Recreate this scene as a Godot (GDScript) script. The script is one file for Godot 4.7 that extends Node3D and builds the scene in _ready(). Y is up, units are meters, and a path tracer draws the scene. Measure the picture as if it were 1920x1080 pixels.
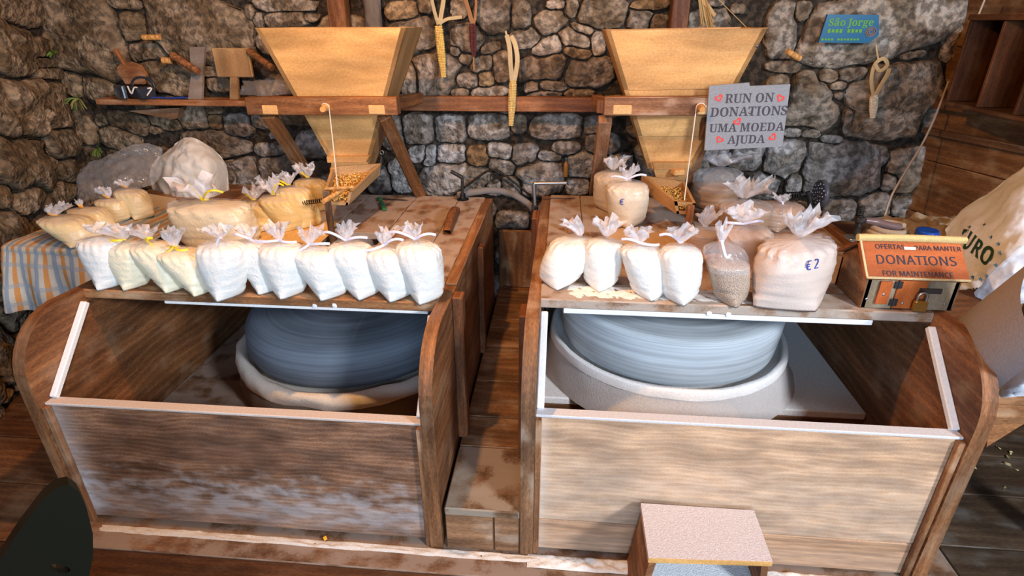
extends Node3D
# A water-mill interior: two milling cases with bags of flour, hoppers above them, rubble walls behind.

const KEY := 16.0
const DAY := 11.5
const LAMP := 2.8
const FOC := 1067.0                      # focal length in pixels of the 1920 x 1080 frame
const EYE := Vector3(0, 1.55, 0)
var cb: Basis                            # the camera's axes, for reading points off the photograph
var M := {}                              # materials by name
var T := {}                              # textures by name
var used := {}
var tint := Color(1, 1, 1)
var rng := RandomNumberGenerator.new()
var nz := FastNoiseLite.new()


func _ready():
	# ---------- camera ----------
	rng.seed = 7
	nz.seed = 11; nz.frequency = 1.0; nz.noise_type = FastNoiseLite.TYPE_SIMPLEX; nz.fractal_octaves = 3
	cb = Basis.from_euler(Vector3(deg_to_rad(-25.15), deg_to_rad(4.9), 0))
	var cam := Camera3D.new(); cam.name = "camera"
	cam.transform = Transform3D(cb, EYE)
	cam.fov = rad_to_deg(2.0 * atan(540.0 / FOC)); cam.near = 0.05; cam.far = 60
	add_child(cam); cam.current = true
	# ---------- sky, exposure ----------
	var env := Environment.new()
	env.background_mode = Environment.BG_SKY
	var sky := Sky.new(); var sm := ProceduralSkyMaterial.new()
	sm.sky_top_color = Color(0.55, 0.7, 0.95); sm.sky_horizon_color = Color(0.82, 0.9, 1.0)
	sm.ground_bottom_color = Color(0.3, 0.3, 0.28); sm.ground_horizon_color = Color(0.6, 0.62, 0.6)
	sm.sky_energy_multiplier = 1.2
	sky.sky_material = sm; env.sky = sky
	env.tonemap_mode = Environment.TONE_MAPPER_LINEAR
	env.tonemap_exposure = 1.0
	env.sdfgi_enabled = true; env.ssao_enabled = true; env.ssil_enabled = true
	var we := WorldEnvironment.new(); we.name = "world_environment"; we.environment = env; add_child(we)
	# ---------- daylight: a high window at the right, and the open doorway behind the camera ----------
	day_light("window_daylight", Vector3(2.52, 2.45, 1.15), Vector3(0.1, 0.6, -1.6), Vector2(0.55, 0.5), Color(0.95, 0.97, 1.0), KEY)
	day_light("doorway_daylight", Vector3(0.1, 1.5, 2.28), Vector3(-0.1, 0.7, -2.0), Vector2(1.9, 1.9), Color(0.80, 0.90, 1.0), DAY)
	textures(); materials()
	room()
	lamp(Vector3(-0.6, 2.42, -1.36))
	cases()
	stones()
	hoppers()
	bags()
	back_left()
	wall_things()
	right_side()
	small_things()
	foreground()


func day_light(called: String, at: Vector3, to: Vector3, size: Vector2, col: Color, energy: float):
	var l := AreaLight3D.new(); l.name = called
	l.area_size = size; l.area_normalize_energy = true; l.light_color = col; l.light_energy = energy
	l.area_range = 14.0; l.shadow_enabled = true
	l.transform = Transform3D(Basis.looking_at(to - at), at); add_child(l)


# ---------------------------------------------------------------- helpers
func ray(px: float, py: float) -> Vector3:
	return cb * Vector3((px - 960.0) / FOC, (540.0 - py) / FOC, -1)
func onY(px, py, y) -> Vector3:
	var d := ray(px, py); return EYE + d * ((y - EYE.y) / d.y)
func onZ(px, py, z) -> Vector3:
	var d := ray(px, py); return EYE + d * (z / d.z)
func onX(px, py, x) -> Vector3:
	var d := ray(px, py); return EYE + d * (x / d.x)
func per_px(p: Vector3) -> float:            # metres per pixel at a point
	return -(cb.transposed() * (p - EYE)).z / FOC

func numbered(called: String) -> String:
	if not used.has(called):
		used[called] = 0
		return called
	used[called] += 1
	return "%s_%03d" % [called, used[called]]
func tag(o, label := "", category := "", group := "", kind := ""):
	for kv in [["label", label], ["category", category], ["group", group], ["kind", kind]]:
		if kv[1]: o.set_meta(kv[0], kv[1])
	return o
func thing(called, label, category, at := Vector3.ZERO, group := "", kind := "") -> Node3D:
	var o := Node3D.new(); o.name = numbered(called); o.position = at; add_child(o)
	return tag(o, label, category, group, kind)
func part(called: String, st: SurfaceTool, m, parent: Node, label := "") -> MeshInstance3D:
	var o := MeshInstance3D.new(); o.name = called
	o.mesh = st.commit(); o.material_override = M[m] if m is String else m
	o.mesh.surface_set_material(0, o.material_override)
	parent.add_child(o, true)
	if label: o.set_meta("label", label)
	return o

func nst() -> SurfaceTool:
	var s := SurfaceTool.new(); s.begin(Mesh.PRIMITIVE_TRIANGLES); return s
func tri(st: SurfaceTool, a: Vector3, b: Vector3, c: Vector3, na: Vector3, nb: Vector3, nc: Vector3, ua := Vector2.ZERO, ub := Vector2.ZERO, uc := Vector2.ZERO):
	if (b - a).cross(c - a).dot(na + nb + nc) > 0.0:
		var t := b; b = c; c = t
		t = nb; nb = nc; nc = t
		var u := ub; ub = uc; uc = u
	st.set_color(tint)
	st.set_normal(na); st.set_uv(ua); st.add_vertex(a)
	st.set_normal(nb); st.set_uv(ub); st.add_vertex(b)
	st.set_normal(nc); st.set_uv(uc); st.add_vertex(c)
func quad(st, a, b, c, d, n, ua := Vector2.ZERO, ub := Vector2.ZERO, uc := Vector2.ZERO, ud := Vector2.ZERO):
	tri(st, a, b, c, n, n, n, ua, ub, uc); tri(st, a, c, d, n, n, n, ua, uc, ud)

# a box with chamfered edges; the wood grain runs along ax (the longest side by default); full = the texture once over its x-y face
func box(st: SurfaceTool, xf: Transform3D, size: Vector3, bev := 0.003, ax := -1, full := false):
	var h := size * 0.5
	bev = minf(bev, minf(h.x, minf(h.y, h.z)) * 0.45)
	if ax < 0: ax = size.max_axis_index()
	var off := Vector2(rng.randf() * maxf(0.05, 1.0 - size[ax] / 2.0), rng.randf() * 0.6)
	var q := xf.basis
	for i in 3:
		var j := (i + 1) % 3; var k := (i + 2) % 3
		for s in [-1.0, 1.0]:
			var n := Vector3.ZERO; n[i] = s
			var P := []; var U := []
			for c in [[-1, -1], [1, -1], [1, 1], [-1, 1]]:
				var p := Vector3.ZERO
				p[i] = s * h[i]; p[j] = c[0] * (h[j] - bev); p[k] = c[1] * (h[k] - bev)
				P.append(xf * p)
				var uv: Vector2
				if full: uv = Vector2(p.x / size.x + 0.5, 0.5 - p.y / size.y)
				elif ax == j: uv = off + Vector2((p[j] + h[j]) / 2.0, p[k] + h[k])
				elif ax == k: uv = off + Vector2((p[k] + h[k]) / 2.0, p[j] + h[j])
				else: uv = off + Vector2((p[j] + h[j]) / 6.0, (p[k] + h[k]) * 1.5)
				U.append(uv)
			quad(st, P[0], P[1], P[2], P[3], (q * n).normalized(), U[0], U[1], U[2], U[3])
	for i in 3:
		var j := (i + 1) % 3; var k := (i + 2) % 3
		for s in [-1.0, 1.0]:
			for t in [-1.0, 1.0]:
				var n := Vector3.ZERO; n[j] = s; n[k] = t
				var a := Vector3.ZERO; var b := Vector3.ZERO
				a[j] = s * h[j]; a[k] = t * (h[k] - bev); b[j] = s * (h[j] - bev); b[k] = t * h[k]
				var a0 := a; var a1 := a; var b0 := b; var b1 := b
				a0[i] = -(h[i] - bev); a1[i] = h[i] - bev; b0[i] = a0[i]; b1[i] = a1[i]
				quad(st, xf * a0, xf * a1, xf * b1, xf * b0, (q * n).normalized(), off, off + Vector2(size[i] / 2.0 if i == ax else 0.01, 0), off + Vector2(size[i] / 2.0 if i == ax else 0.01, 0.004), off + Vector2(0, 0.004))
	for c in 8:
		var s := Vector3(1 if c & 1 else -1, 1 if c & 2 else -1, 1 if c & 4 else -1)
		var P := []
		for i in 3:
			var p := Vector3(s.x * (h.x - bev), s.y * (h.y - bev), s.z * (h.z - bev)); p[i] = s[i] * h[i]
			P.append(xf * p)
		var n := (q * s).normalized()
		tri(st, P[0], P[1], P[2], n, n, n, off, off, off)
func abox(st, a: Vector3, b: Vector3, bev := 0.003, ax := -1, full := false):      # from corner to corner
	box(st, Transform3D(Basis(), (a + b) * 0.5), (b - a).abs(), bev, ax, full)
func frame(a: Vector3, b: Vector3, up: Vector3) -> Transform3D:           # x along a-b, y near up, at the middle
	var x := (b - a).normalized(); var z := x.cross(up).normalized(); var y := z.cross(x)
	return Transform3D(Basis(x, y, z), (a + b) * 0.5)
func bar(st, a: Vector3, b: Vector3, hgt: float, wid: float, up := Vector3.UP, bev := 0.003):
	box(st, frame(a, b, up), Vector3((b - a).length(), hgt, wid), bev, 0)

# a flat outline in local x-y, thick along local z
func prism(st, pts: PackedVector2Array, xf: Transform3D, depth: float, bev := 0.0):
	var idx := Geometry2D.triangulate_polygon(pts)
	var off := Vector2(rng.randf() * 0.2, rng.randf() * 0.4)
	var c := Vector2.ZERO
	for p in pts: c += p / pts.size()
	var inner := pts
	if bev > 0.0:
		var got := Geometry2D.offset_polygon(pts, -bev)
		if got.size() == 1 and got[0].size() == pts.size(): inner = got[0]
	idx = Geometry2D.triangulate_polygon(inner)
	var nf := (xf.basis * Vector3(0, 0, 1)).normalized()
	for s in [0.0, 1.0]:
		var n: Vector3 = nf * (1.0 if s > 0.5 else -1.0)
		for i in range(0, idx.size(), 3):
			var P := []; var U := []
			for k in 3:
				var p: Vector2 = inner[idx[i + k]]
				P.append(xf * Vector3(p.x, p.y, s * depth)); U.append(off + Vector2(p.x / 2.0, p.y) + Vector2(0.5, 0))
			tri(st, P[0], P[1], P[2], n, n, n, U[0], U[1], U[2])
	var m := pts.size(); var run := 0.0
	var cw := Geometry2D.is_polygon_clockwise(pts)
	for i in m:
		var a: Vector2 = pts[i]; var b: Vector2 = pts[(i + 1) % m]
		var e := b - a
		var n2 := Vector2(e.y, -e.x).normalized() * (-1.0 if cw else 1.0)
		var n := (xf.basis * Vector3(n2.x, n2.y, 0)).normalized()
		var l := e.length()
		quad(st, xf * Vector3(a.x, a.y, 0), xf * Vector3(b.x, b.y, 0), xf * Vector3(b.x, b.y, depth), xf * Vector3(a.x, a.y, depth), n,
			off + Vector2(run / 2, 0), off + Vector2((run + l) / 2, 0), off + Vector2((run + l) / 2, depth), off + Vector2(run / 2, depth))
		run += l

# a smooth surface through rows of points
func grid(st: SurfaceTool, R: Array, closed := false, out = null, uvs := Vector2(1, 1), flip := false, cols = null):
	var nr := R.size(); var nc: int = R[0].size()
	var N := []
	var total := 0.0
	var mid := []
	for i in nr:
		var c := Vector3.ZERO
		for p in R[i]: c += p / nc
		mid.append(c)
	for i in nr:
		var row := PackedVector3Array()
		for j in nc:
			var jl := (j - 1 + nc) % nc if closed else maxi(j - 1, 0)
			var jr := (j + 1) % nc if closed else mini(j + 1, nc - 1)
			var i0 := maxi(i - 1, 0); var i1 := mini(i + 1, nr - 1)
			var du: Vector3 = R[i][jr] - R[i][jl]
			if du.length() < 1e-6: du = R[i1 if i == 0 else i0][jr] - R[i1 if i == 0 else i0][jl]
			var n := du.cross(R[i1][j] - R[i0][j]).normalized()
			row.append(n)
			total += n.dot(out if out is Vector3 else (R[i][j] - mid[i]))
		N.append(row)
	for i in nr:                                     # poles: one normal for the whole row
		if (R[i][0] - R[i][nc / 2]).length() < 1e-6:
			var s := Vector3.ZERO
			for n in N[i]: s += n
			for j in nc: N[i][j] = s.normalized()
	var sg := -1.0 if total < 0.0 else 1.0
	if flip: sg = -sg
	var base := tint
	for i in nr - 1:
		for j in (nc if closed else nc - 1):
			var k := (j + 1) % nc
			var ua := Vector2(float(j) / nc, float(i) / (nr - 1)) * uvs; var ub := Vector2(float(j + 1) / nc, float(i) / (nr - 1)) * uvs
			var uc := Vector2(float(j + 1) / nc, float(i + 1) / (nr - 1)) * uvs; var ud := Vector2(float(j) / nc, float(i + 1) / (nr - 1)) * uvs
			if cols: tint = cols[i]
			tri(st, R[i][j], R[i][k], R[i + 1][k], N[i][j] * sg, N[i][k] * sg, N[i + 1][k] * sg, ua, ub, uc)
			tri(st, R[i][j], R[i + 1][k], R[i + 1][j], N[i][j] * sg, N[i + 1][k] * sg, N[i + 1][j] * sg, ua, uc, ud)
	tint = base
func lathe(st, prof: Array, xf := Transform3D(), n := 32, wob := 0.0):
	var R := []
	for p in prof:
		var row := PackedVector3Array()
		for j in n:
			var a := TAU * j / n
			var r: float = p.x * (1.0 + wob * nz.get_noise_3d(cos(a) * 2.0, p.y * 9.0, sin(a) * 2.0))
			row.append(xf * Vector3(cos(a) * r, p.y, sin(a) * r))
		R.append(row)
	grid(st, R, true)
# a tube along points; r is one radius, a list of radii, or Vector2(width, thickness) with up across the thickness
func tube(st, pts: Array, r, n := 10, up := Vector3.UP, caps := true):
	var R := []
	var m := pts.size()
	var x := Vector3.ZERO
	for i in m:
		var t: Vector3 = (pts[mini(i + 1, m - 1)] - pts[maxi(i - 1, 0)]).normalized()
		if i == 0 or r is Vector2:
			var u := up if absf(up.dot(t)) < 0.95 else Vector3(1, 0, 0.2)
			x = t.cross(u).normalized()
		else: x = (x - t * x.dot(t)).normalized()
		var y := t.cross(x)
		var row := PackedVector3Array()
		for j in n:
			var a := TAU * j / n
			var rx: float = r.x if r is Vector2 else (r[i] if r is Array else r)
			var ry: float = r.y if r is Vector2 else rx
			row.append(pts[i] + x * cos(a) * rx + y * sin(a) * ry)
		R.append(row)
	grid(st, R, true)
	if caps:
		for e in [0, m - 1]:
			var n2: Vector3 = (pts[0] - pts[1]).normalized() if e == 0 else (pts[m - 1] - pts[m - 2]).normalized()
			for j in n: tri(st, pts[e], R[e][j], R[e][(j + 1) % n], n2, n2, n2)
func smooth(pts: Array, steps := 6) -> Array:               # a curve through points
	var out := []
	var m := pts.size()
	for i in m - 1:
		for s in steps:
			out.append(cat(pts[maxi(i - 1, 0)], pts[i], pts[i + 1], pts[mini(i + 2, m - 1)], float(s) / steps))
	out.append(pts[m - 1])
	return out
func cat(a: Vector3, b: Vector3, c: Vector3, d: Vector3, t: float) -> Vector3:
	return b.cubic_interpolate(c, a, d, t)
# a sheet through a net of points, wrinkled by amp metres; thick > 0 gives it a belly behind (a sack)
func net(ctrl: Array, nu: int, nv: int, amp := 0.0, fr := 9.0, sharp := false) -> Array:
	var rows := []
	for r in ctrl:
		var line := []
		for k in nu:
			var f: float = float(k) / (nu - 1) * (r.size() - 1); var i := mini(int(f), r.size() - 2)
			line.append(cat(r[maxi(i - 1, 0)], r[i], r[i + 1], r[mini(i + 2, r.size() - 1)], f - i))
		rows.append(line)
	var R := []
	for v in nv:
		var f := float(v) / (nv - 1) * (rows.size() - 1); var i := mini(int(f), rows.size() - 2)
		var row := PackedVector3Array()
		for k in nu: row.append(cat(rows[maxi(i - 1, 0)][k], rows[i][k], rows[i + 1][k], rows[mini(i + 2, rows.size() - 1)][k], f - i))
		R.append(row)
	if amp > 0.0:
		var n: Vector3 = (R[0][nu - 1] - R[0][0]).cross(R[nv - 1][nu / 2] - R[0][nu / 2]).normalized()
		for v in nv:
			for k in nu:
				var p: Vector3 = R[v][k]
				var w := nz.get_noise_3dv(p * fr) + 0.5 * nz.get_noise_3dv(p * fr * 2.3)
				if sharp: w = 0.6 - 2.2 * absf(nz.get_noise_3dv(p * fr)) - absf(nz.get_noise_3dv(p * fr * 2.1 + Vector3(5, 1, 2)))
				R[v][k] = p + n * w * amp
	return R
func sheet(st, R: Array, out: Vector3, thick := 0.0):
	grid(st, R, false, out)
	if thick <= 0.0: return
	var nv := R.size(); var nu: int = R[0].size()
	var B := []
	for v in nv:
		var row := PackedVector3Array()
		for k in nu:
			var a := 2.0 * k / (nu - 1) - 1.0; var b := 2.0 * v / (nv - 1) - 1.0
			row.append(R[v][k] - out.normalized() * thick * (1.0 - pow(absf(a), 3)) * (1.0 - pow(absf(b), 3)))
		B.append(row)
	grid(st, B, false, -out)
func pxnet(rows: Array) -> Array:                           # rows of [x, y, depth] read off the photograph
	var out := []
	for r in rows:
		var line := []
		for p in r: line.append(onZ(p[0], p[1], p[2]))
		out.append(line)
	return out
func kf(t: float, T0: Array, V: Array) -> float:            # piecewise interpolation
	if t <= T0[0]: return V[0]
	for i in T0.size() - 1:
		if t <= T0[i + 1]: return lerpf(V[i], V[i + 1], smoothstep(0.0, 1.0, (t - T0[i]) / (T0[i + 1] - T0[i])) * 0.4 + 0.6 * (t - T0[i]) / (T0[i + 1] - T0[i]))
	return V[-1]
# lettering: raised by a hair from a plane (or bent over a surface by the caller)
func letters(st, text: String, xf: Transform3D, size: float, font := "Droid Serif", weight := 700, depth := 0.001):
	var tm := TextMesh.new(); var f := SystemFont.new(); f.font_names = PackedStringArray([font]); f.font_weight = weight
	tm.font = f; tm.text = text; tm.font_size = 64; tm.pixel_size = size / 64.0; tm.depth = depth
	var A := tm.get_mesh_arrays()
	var V: PackedVector3Array = A[Mesh.ARRAY_VERTEX]; var N: PackedVector3Array = A[Mesh.ARRAY_NORMAL]
	var I: PackedInt32Array = A[Mesh.ARRAY_INDEX] if A[Mesh.ARRAY_INDEX] != null else PackedInt32Array(range(V.size()))
	for i in range(0, I.size() - 2, 3):
		tri(st, xf * V[I[i]], xf * V[I[i + 1]], xf * V[I[i + 2]], xf.basis * N[I[i]], xf.basis * N[I[i + 1]], xf.basis * N[I[i + 2]])


# ---------------------------------------------------------------- textures and materials
func noise_img(w: int, h: int, freq: float, sd: int, oct := 4, seamless := true, kind := FastNoiseLite.TYPE_SIMPLEX) -> Image:
	var n := FastNoiseLite.new(); n.seed = sd; n.frequency = freq; n.fractal_octaves = oct; n.noise_type = kind
	return n.get_seamless_image(w, h) if seamless else n.get_image(w, h)
func bytes_of(im: Image, w: int, h: int) -> PackedByteArray:
	im.convert(Image.FORMAT_L8)
	if im.get_width() != w or im.get_height() != h: im.resize(w, h, Image.INTERPOLATE_CUBIC)
	return im.get_data()
func tex(im: Image) -> ImageTexture: return ImageTexture.create_from_image(im)
# boards: growth lines, fine streaks, blotches and a share of flour dust; mode gives the dust of one board its own shape
func wood_img(w: int, h: int, sd: int, dark: Color, light: Color, rings: float, dust: float, dustc := Color(0.86, 0.83, 0.8), mode := 0) -> Image:
	var A := bytes_of(noise_img(w / 14, h, 0.2, sd, 3), w, h)
	var B := bytes_of(noise_img(w / 8, h / 2, 0.02, sd + 1, 3), w, h)
	var C := bytes_of(noise_img(w / 10, h / 4, 0.02, sd + 2, 2), w, h)
	var D := bytes_of(noise_img(w, h, 0.012, sd + 3, 5), w, h)
	var E := bytes_of(noise_img(w, h, 0.15, sd + 4, 2), w, h)
	var G := bytes_of(noise_img(w / 5, h, 0.6, sd + 5, 2), w, h)
	var S := bytes_of(noise_img(w / 6, h / 2, 0.03, sd + 6, 4), w, h)
	var out := PackedByteArray(); out.resize(w * h * 3)
	for y in h:
		var fy := float(y) / h
		for x in w:
			var i := y * w + x
			var fx := float(x) / w
			var t := 0.5 + 0.5 * sin(TAU * (fy * rings + C[i] * 0.0055))
			t = clampf(0.26 * t * t + 0.34 * A[i] / 255.0 + 0.28 * B[i] / 255.0 + 0.62 * (G[i] / 255.0 - 0.42), 0.0, 1.0)
			var d := D[i] / 255.0 if mode == 3 else 0.4 * D[i] / 255.0 + 0.6 * S[i] / 255.0
			var a := smoothstep(0.45, 0.85, d) * dust
			if mode == 1:          # left front board: pale flour smears low down and at the left end, dark worn patch above
				var low := smoothstep(0.45, 0.8, fy + (d - 0.5) * 0.5) * (1.0 - 0.6 * smoothstep(0.88, 0.98, fy))
				a = 0.5 * low * (0.42 + 0.35 * E[i] / 255.0 + 0.4 * smoothstep(0.25, 0.75, S[i] / 255.0)) + 0.45 * smoothstep(0.1, 0.0, fx) + 0.12 * d
				t *= 1.0 - 0.55 * smoothstep(0.5, 0.0, absf(fx - 0.5) * 1.5 + absf(fy - 0.3))
			elif mode == 2:        # right front boards: evenly pale
				a = 0.42 * (0.7 + 0.6 * d) * (0.6 + 0.3 * smoothstep(0.2, 0.6, fy)) + 0.4 * smoothstep(0.05, 0.0, fx)
				t = t * 0.85 + 0.12
			elif mode == 3:        # table tops: thick drifts of flour
				a = smoothstep(0.08, 0.62, d + (E[i] / 255.0 - 0.5) * 0.2) * dust
			a = clampf(a, 0.0, 0.95)
			var v := 0.82 + 0.36 * B[i] / 255.0 - 0.1 * E[i] / 255.0
			out[i * 3] = clampi(int(255.0 * lerpf(lerpf(dark.r, light.r, t) * v, dustc.r, a)), 0, 255)
			out[i * 3 + 1] = clampi(int(255.0 * lerpf(lerpf(dark.g, light.g, t) * v, dustc.g, a)), 0, 255)
			out[i * 3 + 2] = clampi(int(255.0 * lerpf(lerpf(dark.b, light.b, t) * v, dustc.b, a)), 0, 255)
	return Image.create_from_data(w, h, false, Image.FORMAT_RGB8, out)
# speckle between two colours
func mix_img(w: int, h: int, a: Color, b: Color, freq: float, sd: int, oct := 4, lo := 0.3, hi := 0.7, kind := FastNoiseLite.TYPE_SIMPLEX) -> Image:
	var A := bytes_of(noise_img(w, h, freq, sd, oct, true, kind), w, h)
	var out := PackedByteArray(); out.resize(w * h * 3)
	for i in w * h:
		var t := smoothstep(lo, hi, A[i] / 255.0)
		out[i * 3] = int(255.0 * lerpf(a.r, b.r, t)); out[i * 3 + 1] = int(255.0 * lerpf(a.g, b.g, t)); out[i * 3 + 2] = int(255.0 * lerpf(a.b, b.b, t))
	return Image.create_from_data(w, h, false, Image.FORMAT_RGB8, out)

func textures():
	T.pine = tex(wood_img(1024, 512, 21, Color(0.77, 0.59, 0.37), Color(0.88, 0.72, 0.49), 14, 0.0))
	T.brown = tex(wood_img(1024, 512, 31, Color(0.36, 0.235, 0.15), Color(0.67, 0.47, 0.31), 30, 0.35, Color(0.72, 0.66, 0.6)))
	T.worn = tex(wood_img(1024, 512, 41, Color(0.42, 0.29, 0.20), Color(0.70, 0.53, 0.38), 26, 0.45))
	T.table = tex(wood_img(1024, 512, 51, Color(0.40, 0.28, 0.20), Color(0.68, 0.51, 0.38), 24, 0.85, Color(0.71, 0.66, 0.63), 3))
	T.front_left = tex(wood_img(1536, 512, 61, Color(0.33, 0.20, 0.13), Color(0.70, 0.50, 0.36), 27, 0.3, Color(0.78, 0.78, 0.8), 1))
	T.front_right = tex(wood_img(1536, 512, 71, Color(0.56, 0.38, 0.25), Color(0.86, 0.68, 0.51), 25, 0.3, Color(0.88, 0.83, 0.78), 2))
	T.stone = tex(mix_img(512, 512, Color(0.62, 0.6, 0.58), Color(1, 0.98, 0.95), 0.02, 81, 6, 0.25, 0.75))
	T.patch = tex(mix_img(512, 512, Color(0.70, 0.66, 0.60), Color(1, 1, 1), 0.008, 82, 5, 0.35, 0.6))
	T.rough = tex(noise_img(512, 512, 0.025, 83, 6))
	T.pits = tex(noise_img(512, 512, 0.05, 84, 4, true, FastNoiseLite.TYPE_CELLULAR))
	T.fine = tex(noise_img(512, 512, 0.1, 85, 4))
	T.flour = tex(mix_img(256, 256, Color(0.965, 0.96, 0.95), Color(1, 1, 1), 0.09, 86, 4))
	T.grain = tex(mix_img(256, 256, Color(0.50, 0.45, 0.41), Color(1, 0.98, 0.95), 0.16, 87, 2, 0.35, 0.65))
	T.meal = tex(mix_img(256, 256, Color(0.80, 0.77, 0.74), Color(1, 0.99, 0.97), 0.2, 93, 2, 0.3, 0.7))
	T.creases = tex(noise_img(512, 512, 0.012, 88, 4, true, FastNoiseLite.TYPE_CELLULAR))
	T.weave = tex(noise_img(256, 256, 0.2, 89, 1))
	var b := FastNoiseLite.new(); b.seed = 90; b.frequency = 0.014; b.fractal_type = FastNoiseLite.FRACTAL_RIDGED; b.fractal_octaves = 3
	T.folds = tex(b.get_seamless_image(512, 512))
	# dressed stone: the faint rings of a millstone, in polar layout (u round, v outwards)
	T.rings = tex(bytes_img(256, 256, 91))
	# checked towel
	var c := Image.create(256, 256, false, Image.FORMAT_RGB8)
	for y in 256:
		for x in 256:
			var k := Color(0.75, 0.72, 0.66)
			if (x / 16) % 4 == 0: k = k.lerp(Color(0.78, 0.48, 0.2), 0.75)
			if (x / 16) % 4 == 2: k = k.lerp(Color(0.40, 0.5, 0.62), 0.6)
			if (y / 20) % 4 == 1: k = k.lerp(Color(0.55, 0.6, 0.66), 0.5)
			c.set_pixel(x, y, k)
	T.towel = tex(c)
func bytes_img(w: int, h: int, sd: int) -> Image:
	var A := bytes_of(noise_img(8, h, 0.12, sd, 3), w, h)
	var B := bytes_of(noise_img(w, h, 0.02, sd + 1, 4), w, h)
	var out := PackedByteArray(); out.resize(w * h * 3)
	for i in w * h:
		var v := clampi(int(170 + 0.16 * A[i] + 0.12 * B[i]), 0, 255)
		out[i * 3] = v; out[i * 3 + 1] = v; out[i * 3 + 2] = v
	return Image.create_from_data(w, h, false, Image.FORMAT_RGB8, out)

func mat(called: String, col: Color, rough := 0.7, map = null, bump = null, bump_cm := 0.0, tri_scale := 0.0, metal := 0.0) -> StandardMaterial3D:
	var m := StandardMaterial3D.new(); m.resource_name = called
	m.albedo_color = col; m.roughness = rough; m.metallic = metal
	m.vertex_color_use_as_albedo = true
	m.metallic_specular = 0.4
	if map: m.albedo_texture = T[map]
	if bump:
		m.heightmap_enabled = true; m.heightmap_texture = T[bump]; m.heightmap_scale = bump_cm
	if tri_scale > 0.0:
		m.uv1_triplanar = true; m.uv1_world_triplanar = true; m.uv1_scale = Vector3.ONE * tri_scale
	M[called] = m
	return m
func clear(called: String, col: Color, alpha: float, rough: float):
	var m := mat(called, Color(col.r, col.g, col.b, alpha), rough); m.transparency = BaseMaterial3D.TRANSPARENCY_ALPHA
	m.vertex_color_use_as_albedo = false
	return m
func materials():
	mat("pine", Color(1, 1, 1), 0.55, "pine")
	mat("brown", Color(1, 1, 1), 0.6, "brown")
	mat("worn", Color(1, 1, 1), 0.7, "worn")
	mat("table", Color(1, 1, 1), 0.75, "table")
	mat("front_left", Color(1, 1, 1), 0.65, "front_left")
	mat("front_right", Color(1, 1, 1), 0.7, "front_right")
	var s := mat("stone", Color(1, 1, 1), 0.9, "stone", "rough", 1.3, 1.9)
	s.detail_enabled = true; s.detail_albedo = T.patch; s.detail_blend_mode = BaseMaterial3D.BLEND_MODE_MUL
	s.detail_uv_layer = BaseMaterial3D.DETAIL_UV_2; s.uv2_triplanar = true; s.uv2_world_triplanar = true; s.uv2_scale = Vector3.ONE * 0.9
	mat("mortar", Color(0.27, 0.24, 0.21), 0.95, "stone", "rough", 1.0, 2.0)
	mat("millstone", Color(1, 1, 1), 0.75, "rings")
	mat("dusted", Color(1, 1, 1), 0.95, "flour", "fine", 0.12, 3.0)
	mat("whitewash", Color(0.92, 0.92, 0.92), 0.8, "flour", null, 0, 4.0)
	var f := mat("flour_bag", Color(0.95, 0.95, 0.94), 0.42, "flour", "folds", 0.1, 5.0)
	f.clearcoat_enabled = true; f.clearcoat = 0.35; f.clearcoat_roughness = 0.25
	var g := mat("grain_bag", Color(0.95, 0.9, 0.86), 0.4, "grain", "folds", 0.06, 9.0)
	g.clearcoat_enabled = true; g.clearcoat = 0.4; g.clearcoat_roughness = 0.2
	var b := mat("bran_bag", Color(0.95, 0.92, 0.9), 0.42, "meal", "folds", 0.08, 14.0)
	b.clearcoat_enabled = true; b.clearcoat = 0.3; b.clearcoat_roughness = 0.25
	var fp = clear("film", Color(0.93, 0.93, 0.95), 0.46, 0.3)
	fp.clearcoat_enabled = true; fp.clearcoat = 0.5; fp.clearcoat_roughness = 0.15
	var fc = clear("clear_film", Color(0.92, 0.92, 0.94), 0.16, 0.3)
	fc.clearcoat_enabled = true; fc.clearcoat = 0.8; fc.clearcoat_roughness = 0.12
	fc.heightmap_enabled = true; fc.heightmap_texture = T.folds; fc.heightmap_scale = 0.25; fc.uv1_triplanar = true; fc.uv1_world_triplanar = true; fc.uv1_scale = Vector3.ONE * 3
	var cr := mat("crumpled", Color(0.86, 0.85, 0.82), 0.5, null, "creases", 0.3, 2.5)
	cr.backlight_enabled = true; cr.backlight = Color(0.3, 0.3, 0.3)
	mat("sack", Color(0.93, 0.96, 1.0), 0.55, "flour", "creases", 0.25, 2.2)
	var rb := mat("ribbon", Color(1, 1, 1), 0.3); rb.clearcoat_enabled = true; rb.clearcoat = 0.5
	mat("iron", Color(0.30, 0.30, 0.31), 0.5, "stone", "fine", 0.15, 6.0, 0.7)
	mat("steel", Color(0.62, 0.64, 0.66), 0.35, null, null, 0, 0, 0.9)
	mat("brass", Color(0.72, 0.60, 0.32), 0.35, null, null, 0, 0, 0.9)
	mat("paint", Color(1, 1, 1), 0.6)
	mat("husk", Color(1, 1, 1), 0.7, "flour", "fine", 0.3, 8.0)
	mat("leaf", Color(1, 1, 1), 0.6)
	mat("towel", Color(1, 1, 1), 0.9, "towel", "weave", 0.1)
	mat("cloth", Color(1, 1, 1), 0.95, "flour", "weave", 0.15, 6.0)
	mat("gloss", Color(1, 1, 1), 0.3)
	clear("clear_sheet", Color(0.92, 0.93, 0.95), 0.10, 0.12)
	clear("glass", Color(0.9, 0.88, 0.8), 0.12, 0.05)
	var e := mat("bulb", Color(1, 0.9, 0.75), 0.4); e.emission_enabled = true; e.emission = Color(1.0, 0.75, 0.45); e.emission_energy_multiplier = 3.0


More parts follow.
